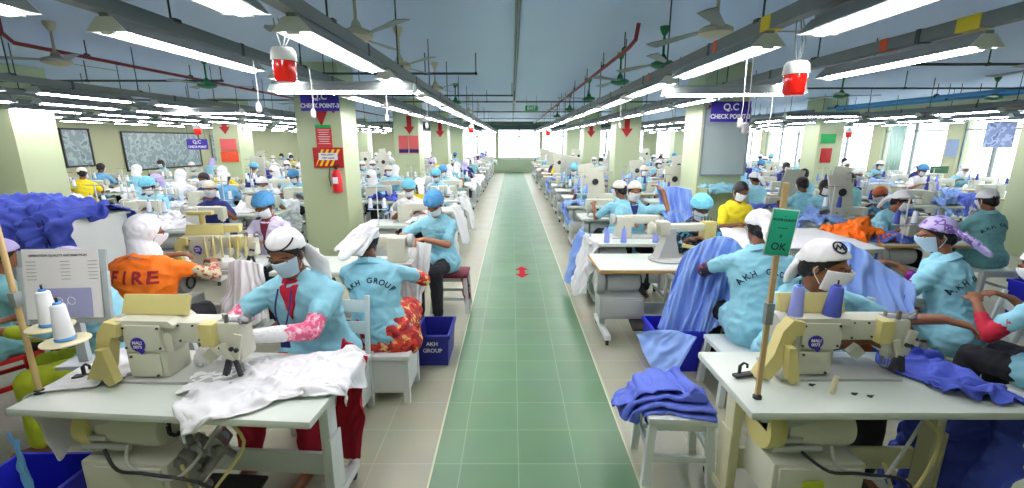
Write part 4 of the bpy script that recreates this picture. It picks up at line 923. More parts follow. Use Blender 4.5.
# stool with blue clothes by the aisle
s1 = place(make_stool(.36,.32,.43), (.97, 2.40, 0), R(-4)); tag(s1, 'white wooden stool carrying folded blue clothes at the right of the aisle', 'stool')
g4 = link('garment', sim_cloth(.60, 2.0, .93, 2.42, -.12, .5, [((.97, 2.40, .412), (.38, .34, .036), R(-4))], 41, frames=30, shape=lambda X, Y, z, u, v: (X*(1-.12*v), (((v*6)%1) if int(min(v*6, 5.999))%2 == 0 else 1-((v*6)%1))*.42-.21, .475+.034*int(min(v*6, 5.999))+.05*fold(X, v*2, 3, .7))), DENIM); tag(g4, 'pile of folded royal blue clothes on the white stool', 'garment')
# feed-off-arm machine on the wood-edged table
t3 = place(make_table('sewing_table', 1.0, .62, wood=True), (1.32, 4.35, 0)); tag(t3, 'wood-edged sewing table with white top and casters by the green aisle', 'table')
def make_feed():
    t = empty('feed_off_arm_machine'); q = MB(); q.lathe((0,0,0), [(.0,0),(.16,0),(.165,.012),(.15,.025),(.08,.03)], 28); q.prism([(-.11,.02),(.1,.02),(.05,.2),(.04,.3),(-.03,.3),(-.05,.2)], -.06, .06); ob('pedestal', q, METG, t)
    q = MB(); q.box((.14, 0, .30), (.46, .09, .07), bev=.02); q.box((-.06, 0, .30), (.1, .13, .13), bev=.02); q.lathe((-.16,0,.30), [(.02,-.03),(.055,-.02),(.06,0),(.05,.02),(.02,.03)], 22, 'X'); ob('arm', q, METW, t)
    q = MB(); q.box((.38, 0, .27), (.12, .11, .17), bev=.02); q.cyl((.40, -.02, .19), (.40, -.02, .1), .006); q.cyl((.37, -.02, .19), (.37, -.02, .1), .006); q.box((.3, 0, .1), (.3, .05, .035), rot=(0,.2,0), bev=.01); ob('head', q, METC, t)
    q = MB()
    for k in range(4): q.cyl((.30+.03*k, -.02, .36), (.30+.03*k, -.02, .40), .01)
    q.tube([(-.05,0,.37),(.05,.02,.45),(.2,0,.42),(.34,-.02,.38)], .004); ob('tension_posts', q, STEEL, t); return t
fm = place(make_feed(), (1.56, 4.40, .78), R(8), 1.1); tag(fm, 'grey feed-off-arm sewing machine on the wood-edged table', 'sewing machine')
P14 = pose(seat=.46, lean=10, bend=18, hp=30, L=(.12,-.42,.9), Rr=(-.14,-.40,.9)); w14 = build_person('person', P14, (2.02, 4.92, 0), R(-6), SKIN2, DARKPR, None, BLACKC, 'net', NETL, MASKM, True, False, .010, seed=22, size=1.08, sleevelen=1.6); tag(w14, 'woman in light blue hairnet and dark printed dress behind the feed-off machine', 'person')
st14 = place(make_stool(), (2.02, 4.98, 0)); tag(st14, 'white stool under the woman in the dark printed dress', 'stool')
t5 = place(make_table('sewing_table', 1.1, .6), (1.45, 5.42, 0)); tag(t5, 'white sewing table in front of the woman in the patterned cap', 'table')
P13 = pose(seat=.48, lean=4, bend=8, hp=16, L=(.33,-.12,1.22), Rr=(-.12,-.42,.88), hintL=(.8,-.2,-.8)); w13 = build_person('person', P13, (1.62, 6.02, 0), R(-4), SKIN3, SHIRT, None, BLACKC, 'bandana', CREAMW, MASKW, True, False, .010, seed=23, size=1.08, inner=NAVY); tag(w13, 'woman in cream cap and light blue vest raising one arm, right of the aisle', 'person')
st13 = place(make_stool(), (1.62, 6.08, 0)); tag(st13, 'white stool under the woman raising one arm', 'stool')
o = link('garment', hang([(1.9,5.9,1.34),(2.1,5.85,1.38),(2.3,5.8,1.34)], [(2.0,5.8,.9),(2.15,5.75,.82),(2.35,5.72,.88)], 9, .04, 3), SKYCL); tag(o, 'light blue garment held up by the woman in the cream cap', 'garment')
for i, x in enumerate((1.12, 1.32, 1.70)):
    c_ = make_cone(CONEL if i < 2 else CONEL, h=.165, r=.036) if i == 0 else dup(c0_, None); c0_ = c_ if i == 0 else c0_
    place(c_, (x, 5.20, .78)); tag(c_, 'lilac thread cone on the table before the cream-capped woman, %s of three' % ('leftmost', 'middle', 'rightmost')[i], 'thread cone', 'lilac thread cones before the cream-capped woman')
ml = place(make_machine(False), (1.48, 5.5, .78), 0, 1.1); tag(ml, 'white sewing machine in front of the woman in the cream cap', 'sewing machine')
for i, (a, b_, m_, lab) in enumerate((((.87, 5.2), (.82, 5.5), WHITE, 'white cloth hanging over the aisle end of the cream-capped woman\'s table'), ((.86, 5.65), (.80, 6.1), SKYCL, 'light blue cloth hanging beyond the white one at the aisle edge'))):
    o = link('garment', hang([(a[0]+.12, a[1]-.12, .81), (a[0]+.03, a[1]+.1, .82), (a[0]+.1, a[1]+.42, .81)], [(a[0]-.02, a[1]-.18, .2), (a[0]-.14, a[1]+.05, .12), (a[0]-.04, a[1]+.35, .2)], 3+i, .04, 3), m_); tag(o, lab, 'garment')
for i, (y, wd) in enumerate(((6.5, .5), (7.9, .55), (9.25, .6))):
    o = link('garment', hang([(-1.12, y-wd/2, .84), (-1.02, y, .86), (-1.10, y+wd/2, .84)], [(-.84, y-wd/2-.04, .22), (-.78, y, .14), (-.84, y+wd/2, .26)], 20+i, .035, 3, mid=[(-.96, y-wd/2, .86), (-.88, y, .9), (-.96, y+wd/2, .86)]), WHITE); tag(o, 'white garment hanging over an aisle-side table end, left of aisle, %s of three' % ('nearest', 'middle', 'farthest')[i], 'garment', 'white garments at the aisle ends')
# big white sheet on the wide table, boy in yellow
wt = empty('work_table', (3.05, 5.15, 0)); q = MB(); q.box((0,0,.82), (1.7,1.1,.04), bev=.005); ob('tabletop', q, TABLE, wt)
for sx in (-1,1):
    for sy in (-1,1): q = MB(); q.box((sx*.78, sy*.48, .4), (.06,.06,.8)); ob('leg', q, PAINTC, wt)
tag(wt, 'wide work table covered with a flat white sheet, right of the aisle', 'table')
o = link('fabric_sheet', drape(1.75, 1.15, 3.05, 5.15, 0, .845, (2.2, 3.9, 4.6, 5.7), 51, heap=.01, amp=.008, irr=.04, nu=50, nv=40), WHITE); tag(o, 'large flat white fabric sheet spread over the wide work table', 'fabric')
P15 = pose(seat=.5, lean=8, bend=14, hp=28); w15 = build_person('person', P15, (2.98, 6.05, 0), R(4), SKIN2, YEL, None, BLACKC, None, WHITE, MASKW, True, False, .010, seed=25, size=1.08); tag(w15, 'boy with short black hair and yellow shirt behind the flat white sheet', 'person')
st15 = place(make_stool(h=.48), (2.98, 6.1, 0)); tag(st15, 'white stool under the boy in the yellow shirt', 'stool')
# right edge people
def backlab(w, P, n='shirt'):
    for ch in w.children:
        if ch.name.startswith(n): cloth_letters('shirt_lettering', 'AKH GROUP', .050, INK, w, ch.data, P.C+V((0, .1, .05)), (0, 1, .1), (0, 0, 1), arc=.2, step=.043, bold=.0012)
P9 = pose(seat=.42, lean=14, hp=18, hy=46, L=(.14,-.42,.8), Rr=(-.14,-.42,.84)); a9 = at(962, 338, .5)
w10 = build_person('person', P9, (a9.x-.08, a9.y, 0), R(-150), SKIN, SHIRT, PURPLE, mat('brown cloth', (150, 80, 50), .8), 'bandana', LAVP, MASKM, True, False, .009, seed=27, size=1.12, tail=[V((-.02,.1,.03)), V((-.0,.17,.0)), V((.0,.25,-.06))]); tag(w10, 'woman in purple bandana and light blue shirt with purple sleeves, turned left', 'person'); backlab(w10, P9)
c9 = place(make_stool(.4,.38,.43, back=True), (a9.x+.05, a9.y+.02, 0), R(-118)); tag(c9, 'white wooden chair behind the woman in the purple bandana', 'chair')
o = link('garment', hang([(2.50,3.55,1.12),(2.62,3.45,1.18),(2.78,3.35,1.08),(3.0,3.2,.9)], [(2.35,3.4,.5),(2.55,3.25,.45),(2.75,3.15,.5),(2.95,3.1,.55)], 12, .04, 3, nu=56, nv=28), SKYCL); tag(o, 'light blue garment on the lap of the woman in the purple bandana', 'garment')
t10 = place(make_table('sewing_table', 1.1, .6), (2.72, 3.55, 0), 0); tag(t10, 'white sewing table left of the woman in the purple bandana', 'table')
a11 = at(984, 262, .5); P11 = pose(seat=.46, lean=8, hp=20, wide=1.1); w11 = build_person('person', P11, (a11.x, a11.y, 0), R(186), SKIN, SHIRT2, None, BLACKC, 'cap', WHITE, MASKW, True, False, .011, seed=28, size=1.06); tag(w11, 'worker in teal AKH GROUP shirt and white cap, back to the camera', 'person'); backlab(w11, P11)
c11 = place(make_stool(.42,.4,.45), (a11.x, a11.y-.02, 0)); tag(c11, 'white stool under the worker in the teal AKH GROUP shirt', 'stool')
cr3 = place(make_crate(.5,.4,.42, BINB), (a11.x+.12, a11.y-.62, 0)); tag(cr3, 'bright blue crate behind the worker in the teal AKH GROUP shirt', 'crate')
cr4 = place(make_crate(.5,.4,.42, BINB), (a11.x+.62, a11.y-.25, 0)); tag(cr4, 'bright blue crate beside the stool of the teal AKH GROUP worker', 'crate')
P10 = pose(seat=.44, lean=18, hp=25); w12 = build_person('person', P10, (3.36, 2.45, 0), R(-168), SKIN, SHIRT, RED, BLACKC, 'bandana', WHITE, MASKW, True, False, .011, seed=29, size=1.05); tag(w12, 'worker with red sleeves partly cut off by the right edge', 'person')
c12 = place(make_stool(.4,.38,.43), (3.36, 2.45, 0), R(-168)); tag(c12, 'white stool under the worker with red sleeves', 'stool')
P12 = pose(seat=.48, lean=36, hp=30, L=(.1,-.5,.86), Rr=(-.1,-.5,.86)); a12 = at(893, 225, .6); w16 = build_person('person', P12, (a12.x, a12.y, 0), R(-70), SKIN, SHIRT3, None, NAVY, 'cap', mat('orange brown cap', (206, 110, 70), .8), MASKW, True, False, .012, seed=30, size=1.08); tag(w16, 'man in orange-brown cap bending over machines on the right', 'person')
c16 = place(make_stool(.36,.36,.45), (a12.x, a12.y, 0)); tag(c16, 'white stool under the man in the orange-brown cap', 'stool')
a = at(858, 236, .8); o = link('garment', sim_cloth(.8,.7, a.x, a.y, 0, .95, [((a.x, a.y, .76), (1.2, .62, .04)), ((a.x, a.y, .82), (.25, .2, .12))], 55, amp=.16, res=.025, frames=26), ORANGE); tag(o, 'orange garment heap on a table beside the man in the orange-brown cap', 'garment')
t16 = place(make_table('sewing_table', 1.2, .62), (a.x, a.y, 0)); tag(t16, 'white sewing table under the orange garment heap', 'table')

# ================================================================== THE ROWS
ORD = ['zeroth','first','second','third','fourth','fifth','sixth','seventh','eighth','ninth','tenth','eleventh','twelfth','thirteenth','fourteenth','fifteenth','sixteenth','seventeenth','eighteenth','nineteenth','twentieth']
def recolor(o, m, slot=0):
    o.material_slots[slot].link = 'OBJECT'; o.material_slots[slot].material = m
def kids(o): return [x for x in bpy.data.objects if x.parent == o]
def recolor_kid(root, kinds, m):
    for ch in root.children:
        if any(ch.name.startswith(k) for k in kinds): recolor(ch, m)
def all_in(o, M=None):
    """(mesh, matrix, material) of a thing, in the thing's own space"""
    out = []
    def walk(x, Mx):
        if x.type == 'MESH': out.append((x.data, Mx, x.material_slots[0].material))
        for c in x.children: walk(c, Mx @ c.matrix_basis)
    walk(o, Matrix()); return out
def kill(o):
    for c in list(o.children): kill(c)
    bpy.data.objects.remove(o)
PV = []
def variant(key, p, cover, cm, **k):
    w_ = build_person('person', p, (0, 0, 0), 0, k.pop('skin', SKIN), SHIRT, None, BLACKC, cover, cm, k.pop('mask', MASKW), True, False, .013, hands=False, size=1.06, **k)
    PV.append((key, w_, joinmesh([(a_, b_, c_) for a_, b_, c_ in all_in(w_)])))
variant('hairnet', pose(seat=.46, lean=12, hp=30), 'net', NETB, seed=41)
variant('white bandana', pose(seat=.46, lean=18, hp=25, hy=15, L=(.2,-.4,.9)), 'bandana', WHITE, seed=42)
variant('white headscarf', pose(seat=.46, lean=14, hp=30, hy=-20, Rr=(-.3,-.38,.92)), 'scarf', WHITE, seed=43)
variant('lavender headscarf', pose(seat=.46, lean=22, hp=35, L=(.05,-.5,.88)), 'scarf', LAV, seed=44, skin=SKIN2)
variant('cream cap', pose(seat=.46, lean=6, hp=14, hy=30, L=(.28,-.3,.95)), 'cap', CREAMW, seed=45)
variant('short black hair', pose(seat=.46, lean=10, hp=22), None, WHITE, seed=46, skin=SKIN2)
tA = make_table('sewing_table', 1.08, .56); tB = make_table('sewing_table', 1.08, .56, wood=True)
mA = make_machine(False); mA.scale = (1.1,)*3
def make_panel_machine():
    t = empty('sewing_machine'); q = MB(); q.box((-.1, 0, .03), (.4, .3, .06), bev=.01); q.box((.1, .03, .14), (.3, .12, .12), bev=.02); q.box((.24, .0, .1), (.07, .09, .2), bev=.015); ob('body', q, METW, t)
    q = MB(); q.box((-.12, .03, .38), (.34, .03, .62), rot=(R(-10), R(-6), 0), bev=.01); b_ = ob('panel', q, METW, t)
    q = MB(); q.lathe((-.12, -.0, .42), [(.02,-.012),(.055,-.012),(.06,-.004),(.055,.002)], 24, 'Y'); ob('reel', q, DARK, t)
    q = MB(); q.cyl((.05,.05,.2), (.05,.05,.62), .008); q.cyl((-.05,.05,.62), (.2,.05,.62), .006); ob('thread_mast', q, METG, t); return t
mP = make_panel_machine()
sA = make_stool(); dA = make_stand(); 
coneP = {'white': make_cone(CONEW, h=.15), 'lilac': make_cone(CONEL, h=.15), 'blue': make_cone(CONEB, CONEB, h=.15)}
KP = [tA, tB, mA, mP, sA, dA] + list(coneP.values()) + [v[1] for v in PV]
FAR = {id(o): joinmesh([(a_, b_, c_) for a_, b_, c_ in all_in(o)]) for o in (tA, tB, mA, mP, sA)}
GAR = [sim_cloth(.8, .62, -.27, 0, .2, .12, [((0,0,-.02),(1.08,.56,.04))], 61, amp=.14, res=.03, frames=28),
       sim_cloth(.95, .55, .38, 0, -.1, .12, [((0,0,-.02),(1.08,.56,.04))], 62, amp=.12, res=.03, frames=28),
       sim_cloth(.55, .95, .1, -.22, .05, .12, [((0,0,-.02),(1.08,.56,.04))], 63, amp=.12, res=.03, frames=28)]
SH = [('light blue shirt', SHIRT), ('light blue shirt', SHIRT), ('light blue shirt', SHIRT), ('sky blue shirt', SHIRT3), ('teal shirt', SHIRT2), ('yellow shirt', YEL), ('navy shirt', NAVY), ('light blue shirt', SHIRT), ('white shirt', WHITE), ('light blue shirt', SHIRT)]
SIDE = {-1: 'left', 1: 'right'}
rows = [(-1, 1, -1.58, 2, 6.55), (-1, 2, -4.45, 1, 6.2), (-1, 3, -5.85, 0, 6.9), (-1, 4, -7.0, 0, 8.7), (-1, 5, -9.6, 0, 9.3), (-1, 6, -11.2, 0, 11.5),
        (1, 1, 1.62, 3, 7.15), (1, 2, 4.9, 1, 5.35), (1, 3, 6.35, 0, 7.6), (1, 4, 7.75, 0, 8.5), (1, 5, 10.3, 0, 9.6), (1, 6, 11.7, 0, 11.4),
        (-1, 7, -2.95, 3, 9.2), (1, 7, 3.25, 2, 9.1)]
RD = {(s_, k): '%s table row %s of aisle' % (ORD[k], SIDE[s_]) for s_ in (-1, 1) for k in range(1, 7)}
RD[(-1, 7)] = 'pillar row left of aisle'; RD[(1, 7)] = 'pillar row right of aisle'
def far_obj(name, me, loc, rz, sc, over):
    o = bpy.data.objects.new(name, me); COL.objects.link(o); o.location = loc; o.rotation_euler = (0, 0, rz); o.scale = (sc,)*3
    for i, m in enumerate(me.materials):
        if m in over: o.material_slots[i].link = 'OBJECT'; o.material_slots[i].material = over[m]
    return o
colpos = [(gx, gy) for gx, _ in GX for gy in GY]
for s_, k, X0, n0, Y0 in rows:
    y = Y0; n = n0
    while y < 27.8:
        far = y > 12.5; step = 1.34 if y < 13 else 1.55
        if any(abs(X0-gx) < .98 and (-.75 < y-gy < .7) for gx, gy in colpos): y += step*.5; continue
        n += 1; rr = random.Random(int(n*31+k*7+s_*3)); Lw = '%s table, %s' % (ORD[min(n, 20)], RD[(s_, k)])
        x = X0+rr.uniform(-.05, .05); back = rr.random() < .3; wood = (s_ == 1 and rr.random() < .55)
        src = tB if wood else tA; rz = rr.uniform(-.04, .04); f = PI if back else 0
        tt = far_obj('sewing_table', FAR[id(src)], (x, y, 0), rz, 1, {}) if far else dup(src, (x, y, 0), rz)
        tag(tt, ('wood-edged' if wood else 'white')+' sewing table, '+Lw, 'table', 'sewing tables in the rows')
        pm = (s_ == 1 and k in (1, 2, 7) and rr.random() < .5) or rr.random() < .07; ms_ = mP if pm else mA
        pos = (x+(.12 if not back else -.12), y+(.04 if not back else -.04), .78)
        mm_ = far_obj('sewing_machine', FAR[id(ms_)], pos, rz+f, 1.1, {}) if far else dup(ms_, pos, rz+f)
        tag(mm_, ('panel-backed' if pm else 'white')+' sewing machine, '+Lw, 'sewing machine', 'sewing machines in the rows')
        ys = y+(.56 if not back else -.56)
        if rr.random() < (.86 if s_ < 0 else .72) and not any(abs(x-gx) < .62 and abs(ys-gy) < .62 for gx, gy in colpos):
            vi = rr.choice([0, 0, 1, 1, 2, 2, 3, 4, 5]); sn, sm_ = rr.choice(SH); key, pw, fm_ = PV[vi]; a_ = rz+f+rr.uniform(-.3, .3)
            if vi == 0 and rr.random() < .4: key = 'pale hairnet'; cm_ = NETL
            else: cm_ = None
            if far or y > 10.5: pp_ = far_obj('person', fm_, (x, ys, 0), a_, 1.06, {SHIRT: sm_, **({NETB: cm_} if cm_ else {})})
            else:
                pp_ = dup(pw, (x, ys, 0), a_); recolor_kid(pp_, ('shirt',), sm_)
                if cm_: recolor_kid(pp_, ('hairnet',), cm_)
            tag(pp_, 'worker in %s, %s, %s' % (sn, key, Lw), 'person', 'workers in the rows')
            so_ = far_obj('stool', FAR[id(sA)], (x, ys+.0, 0), rz, 1, {}) if far else dup(sA, (x, ys, 0), rz)
            tag(so_, 'white stool at the '+Lw, 'stool', 'stools in the rows')
        if not far:
            sp = (x-.3 if not back else x+.3, y-.2 if not back else y+.2, .78)
            d_ = dup(dA, sp, rz); tag(d_, 'white thread stand, '+Lw, 'thread stand', 'thread stands in the rows')
            for j in (-1, 1):
                cn_ = 'white' if s_ < 0 else rr.choice(['lilac', 'blue', 'white']); c_ = dup(coneP[cn_], (sp[0]+.1*j*math.cos(rz), sp[1]+.1*j*math.sin(rz), sp[2]+.23), 0)
                tag(c_, '%s thread cone %s on the stand, %s' % (cn_, 'left' if j < 0 else 'right', Lw), 'thread cone', 'thread cones in the rows')
        if rr.random() < .85:
            gi = rr.randrange(2 if back else 3); gm, gn = rr.choice([(WHITE, 'white'), (WHITE, 'white'), (WHITE, 'white'), (DENIM2, 'royal blue')] if s_ < 0 else [(SKYCL, 'light blue'), (SKYCL, 'light blue'), (WHITE, 'white'), (DENIM, 'royal blue')])
            g_ = link('garment', GAR[gi], WHITE, None, (x, y, .782), rz+(0 if rr.random() < .5 or gi == 2 else PI)); recolor(g_, gm)
            tag(g_, '%s garment draped on the %s' % (gn, Lw), 'garment', 'garments on the tables in the rows')
        y += step
for o in KP: kill(o)

# ================================================================== OVERHEAD
def make_light(L=1.2):
    t = empty('tube_light'); q = MB()
    q.prism([(-.085, 0), (-.03, .05), (.03, .05), (.085, 0), (.078, -.004), (.028, .042), (-.028, .042), (-.078, -.004)], -L/2, L/2); ob('reflector', q, FIXT, t, ang=20)
    q = MB(); q.prism([(-.092, -.004), (-.034, .057), (.034, .057), (.092, -.004), (.0865, -.003), (.031, .0515), (-.031, .0515), (-.0865, -.003)], -L/2, L/2); ob('shade_cover', q, FIXG, t, ang=20)
    q = MB(); q.box((0, 0, .062), (.045, L, .03), bev=.004); ob('ballast_housing', q, FIXG, t)
    for s in (-1, 1):
        q = MB(); q.prism([(-.094, -.006), (-.034, .059), (.034, .059), (.094, -.006)], s*L/2-.003, s*L/2+.003); q.box((0, s*(L/2-.012), .0), (.06, .022, .03), bev=.004); ob('end_cap', q, FIXT, t)
    q = MB(); q.cyl((0, -L/2+.03, .0), (0, L/2-.03, .0), .019, n=14); ob('tube', q, TUBE, t); return t
LP = make_light(); LZ = 2.42; nl = 0
lrows = [(-1, 1, -1.0, 1.25), (-1, 2, -1.85, 1.25), (-1, 3, -4.9, 3.9), (-1, 4, -6.2, 5.2), (-1, 5, -7.7, 6.2), (-1, 6, -9.4, 7.6), (-1, 7, -11.2, 9.0),
         (1, 1, 1.36, 1.58), (1, 2, 2.42, 3.05), (1, 3, 4.5, 10.6), (1, 4, 6.3, 11.4), (1, 5, 8.1, 6.8), (1, 6, 10.2, 8.6), (1, 7, 12.0, 9.8)]
def tray(x, y0, label):
    t = empty('cable_tray', (x, 0, 0)); q = MB(); q.prism([(-.035, 2.515), (.035, 2.515), (.035, 2.585), (-.035, 2.585)], y0, 28.6); ob('channel', q, TRAY, t)
    yy = y0+.8
    while yy < 28:
        q = MB(); q.cyl((.0, yy, 2.58), (.0, yy, ZC), .006, n=6); q.box((0, yy, 2.585), (.08, .05, .02)); ob('hanger_rod', q, TRAYD, t)
        q = MB(); q.box((0, yy+.6, 2.55), (.078, .03, .078)); ob('joint_band', q, TRAYD, t); yy += 1.55 if yy < 12 else 3.1
    tag(t, label, 'cable tray')
for s_, k, x, y0 in lrows:
    tray(x+.0, max(.3, y0-1.6), 'long grey cable tray above the %s light row %s of the aisle' % (ORD[k], SIDE[s_]))
    y = y0; n = 0
    while y < 28.2:
        n += 1; xx = x + (rnd.uniform(-.02, .02)); L_ = dup(LP, (xx, y, LZ+(.02 if n > 1 else 0)), rnd.uniform(-.01, .01)); nl += 1
        tag(L_, '%s lit tube light from the front, %s light row %s of the aisle' % (ORD[min(n, 20)], ORD[k], SIDE[s_]), 'tube light', 'tube lights in rows'); y += 1.56 if y < 14 else 1.72
for x, y, a, lab in ((-1.42, 4.0, 90, 'crosswise lit tube light beside the left pillar'), (1.98, 4.25, 84, 'crosswise lit tube light before the right pillar'), (-4.6, 7.0, 84, 'crosswise lit tube light between the left rows'), (5.3, 8.0, 86, 'crosswise lit tube light between the right rows')):
    tag(dup(LP, (x, y, LZ-.06), R(a)), lab, 'tube light')
kill(LP)
def make_fan(m, hub):
    t = empty('ceiling_fan'); q = MB(); q.lathe((0,0,0), [(.055, 0), (.05, -.03), (.025, -.08), (.013, -.09), (.013, -.27), (.03, -.29), (.045, -.33), (.03, -.335)], 20); ob('down_rod', q, m, t)
    q = MB(); q.lathe((0,0,0), [(.02, -.33), (.09, -.345), (.125, -.365), (.125, -.395), (.08, -.415), (.03, -.425)], 28); ob('motor', q, hub, t)
    for k in range(3):
        M_ = Matrix.Rotation(2*PI*k/3+.4, 4, 'Z') @ Matrix.Rotation(R(9), 4, 'X'); q = MB()
        P = [(.1,-.025),(.2,-.03),(.62,-.07),(.64,.0),(.62,.05),(.2,.03),(.1,.025)]; n_ = len(P)
        q._add([M_ @ V((a, b, -.375)) for a, b in P]+[M_ @ V((a, b, -.381)) for a, b in P], [tuple(range(n_)), tuple(range(2*n_-1, n_-1, -1))]+[(i, i+n_, (i+1)%n_+n_, (i+1)%n_) for i in range(n_)]); ob('blade', q, FANBL, t)
    return t
f1 = make_fan(FANC, FANC); f2 = make_fan(FANG, FANG)
fans = [(-1.2, 3.75, 0), (1.53, 3.65, 0), (1.62, 5.15, 1), (1.5, 6.6, 1), (-1.22, 5.2, 0), (-1.2, 7.4, 0), (-1.2, 10, 1), (1.5, 9.2, 1), (1.5, 12.2, 1), (-4.7, 4.95, 0), (-4.5, 7.0, 1), (6.1, 5.5, 1), (6.0, 8.6, 1), (-4.6, 10.2, 0), (-8.0, 8.0, 0), (4.6, 11.5, 0), (-1.2, 13.0, 0), (1.5, 15.5, 1), (9.2, 9.0, 1)]
fl = {}
for i, (x, y, g) in enumerate(sorted(fans, key=lambda q: q[1])):
    side = ('left' if x < 0 else 'right', 'next to the aisle' if abs(x) < 2 else ('beyond the pillars' if abs(x) < 7 else 'by the outer wall')); kk = side+(g,); fl[kk] = fl.get(kk, 0)+1
    o = dup(f2 if g else f1, (x, y, ZC), rnd.uniform(0, 2)); tag(o, '%s %s ceiling fan from the front, %s side, %s' % (ORD[fl[kk]], 'green' if g else 'cream', side[0], side[1]), 'ceiling fan', 'ceiling fans')
kill(f1); kill(f2)
def pipe(name, pts, r, m, label, cat='pipe', clips=None):
    t = empty(name, pts[0]); b = V(pts[0]); q = MB(); q.tube([V(p)-b for p in pts], r, 10); ob('run', q, m, t)
    for c_ in clips or []: q = MB(); q.cyl(V(c_)-b, V((c_[0], c_[1], ZC))-b, .007, n=6); q.cyl(V(c_)-b-V((0, .02, 0)), V(c_)-b+V((0, .02, 0)), r*1.35); ob('hanger', q, TRAYD, t)
    tag(t, label, cat); return t
pipe('sprinkler_pipe', [(-5.05, 4.8, 3.13), (-5.05, 4.8, 3.0), (-5.1, 4.95, 2.93), (-5.15, 12, 2.93), (-5.15, 26, 2.93)], .022, REDPIPE, 'red sprinkler pipe under the ceiling over the left rows', clips=[(-5.13, y, 2.95) for y in (5.8, 7.6, 9.4, 12, 15, 19)])
pipe('sprinkler_pipe', [(1.30, 5.0, 3.13), (1.29, 5.05, 2.98), (1.26, 5.2, 2.93), (1.25, 12, 2.93), (1.25, 27, 2.93)], .022, REDPIPE, 'red sprinkler pipe under the ceiling right of the aisle', clips=[(1.26, y, 2.95) for y in (5.4, 6.6, 8, 9.5, 12, 15, 19)])
for i, (x, z, r_) in enumerate(((9.0, 2.85, .04), (9.25, 2.8, .03), (9.5, 2.86, .045))):
    pipe('blue_pipe', [(x, 1.5, z), (x, 14, z), (x, 28.5, z)], r_, PIPEBL, 'blue pipe under the ceiling at the right, %s of three' % ('inner', 'middle', 'outer')[i], clips=[(x, y, z+.02) for y in (7, 10, 13, 17, 21)])
pipe('grey_duct', [(9.9, 1.5, 2.62), (9.9, 28.5, 2.62)], .05, mat('brown grey duct', (110, 100, 92), .5), 'thick brown-grey pipe below the blue pipes at the right', clips=[(9.9, y, 2.64) for y in (7, 10, 13, 17, 21)])
pipe('ceiling_conduit', [(.04, -1, 3.11), (.045, 28.8, 3.11)], .014, PIPEG, 'thin grey conduit along the ceiling over the middle of the aisle', 'conduit')
pipe('ceiling_conduit', [(.075, -1, 3.11), (.08, 28.8, 3.11)], .008, PIPEG, 'thinnest conduit on the ceiling beside the middle one', 'conduit')
for i, (y, z, x0, x1) in enumerate(((11.2, 2.86, -3.0, 4.2), (9.9, 2.88, -3.4, 0.0), (6.6, 2.86, -2.6, -.5), (15.0, 2.86, -3.8, 4.4), (19.5, 2.86, -4, 4.6), (7.2, 2.84, -10.5, -4.4), (10.5, 2.84, -12.5, -4.6), (8.2, 2.84, 4.2, 12), (5.7, 2.84, 4.3, 8.4))):
    pipe('cross_conduit', [(x0, y, z), (x1, y, z)], .016, TRAYD, '%s thin dark crosswise conduit from the front under the ceiling' % ORD[sum(1 for q_ in (11.2, 9.9, 6.6, 15.0, 19.5, 7.2, 10.5, 8.2, 5.7) if q_ < y)+1], 'conduit', clips=[(x0+(x1-x0)*k/3, y, z) for k in range(4)])
t = empty('hanging_bulb', (.06, 11.1, 2.84)); q = MB(); q.lathe((0,0,0), [(.0,-.03),(.03,-.02),(.04,0),(.02,.03),(.01,.05)], 16); ob('lamp', q, mat('bulb white', (250, 240, 244), .3), t); q = MB(); q.cyl((0,0,.04), (0,0,.27), .008); ob('rod', q, TRAYD, t); tag(t, 'small white bulb under the ceiling over the middle of the aisle', 'lamp')
t = empty('exit_sign', (.52, 12.5, 2.80)); q = MB(); q.box((0,0,0), (.34, .03, .13), bev=.004); ob('panel', q, EXITG, t); text_on('sign_lettering', 'EXIT', .11, SIGNW, t, (0, -.018, 0), bold=.003)
for s in (-1, 1): q = MB(); q.cyl((s*.13,0,.06), (s*.13,0,.33), .004); ob('hanger_wire', q, TRAYD, t)
tag(t, 'green exit sign hanging over the aisle', 'sign')
t = empty('exit_sign', (9.12, 13.32, 2.02)); q = MB(); q.box((0,0,0), (.42, .03, .26), bev=.004); ob('panel', q, EXITG, t); q = MB(); q.box((0,0,-.48), (.3,.03,.42), bev=.004); ob('red_notice', q, REDP, t); tag(t, 'green exit sign over a red notice on the far right pillar', 'sign')
# small labels stuck on the trays
TRY = {o_['label']: o_ for o_ in bpy.data.objects if o_.name.startswith('cable_tray') and 'label' in o_}
for nm, y, m_, l_ in (('first', 3.15, 'orange', .05), ('first', 2.55, 'yellow', .09), ('first', 4.6, 'orange', .05), ('second', 3.1, 'orange', .06), ('second', 2.55, 'yellow', .13), ('second', 2.15, 'tan', .07)):
    tr0 = TRY['long grey cable tray above the %s light row right of the aisle' % nm]; q = MB(); q.box((0, y, 2.55), (.076, l_, .074)); o = ob('sticker', q, mat('sticker '+m_, {'orange': (216, 84, 40), 'yellow': (220, 200, 40), 'tan': (214, 170, 120)}[m_], .5), tr0); o['label'] = m_+' sticker'
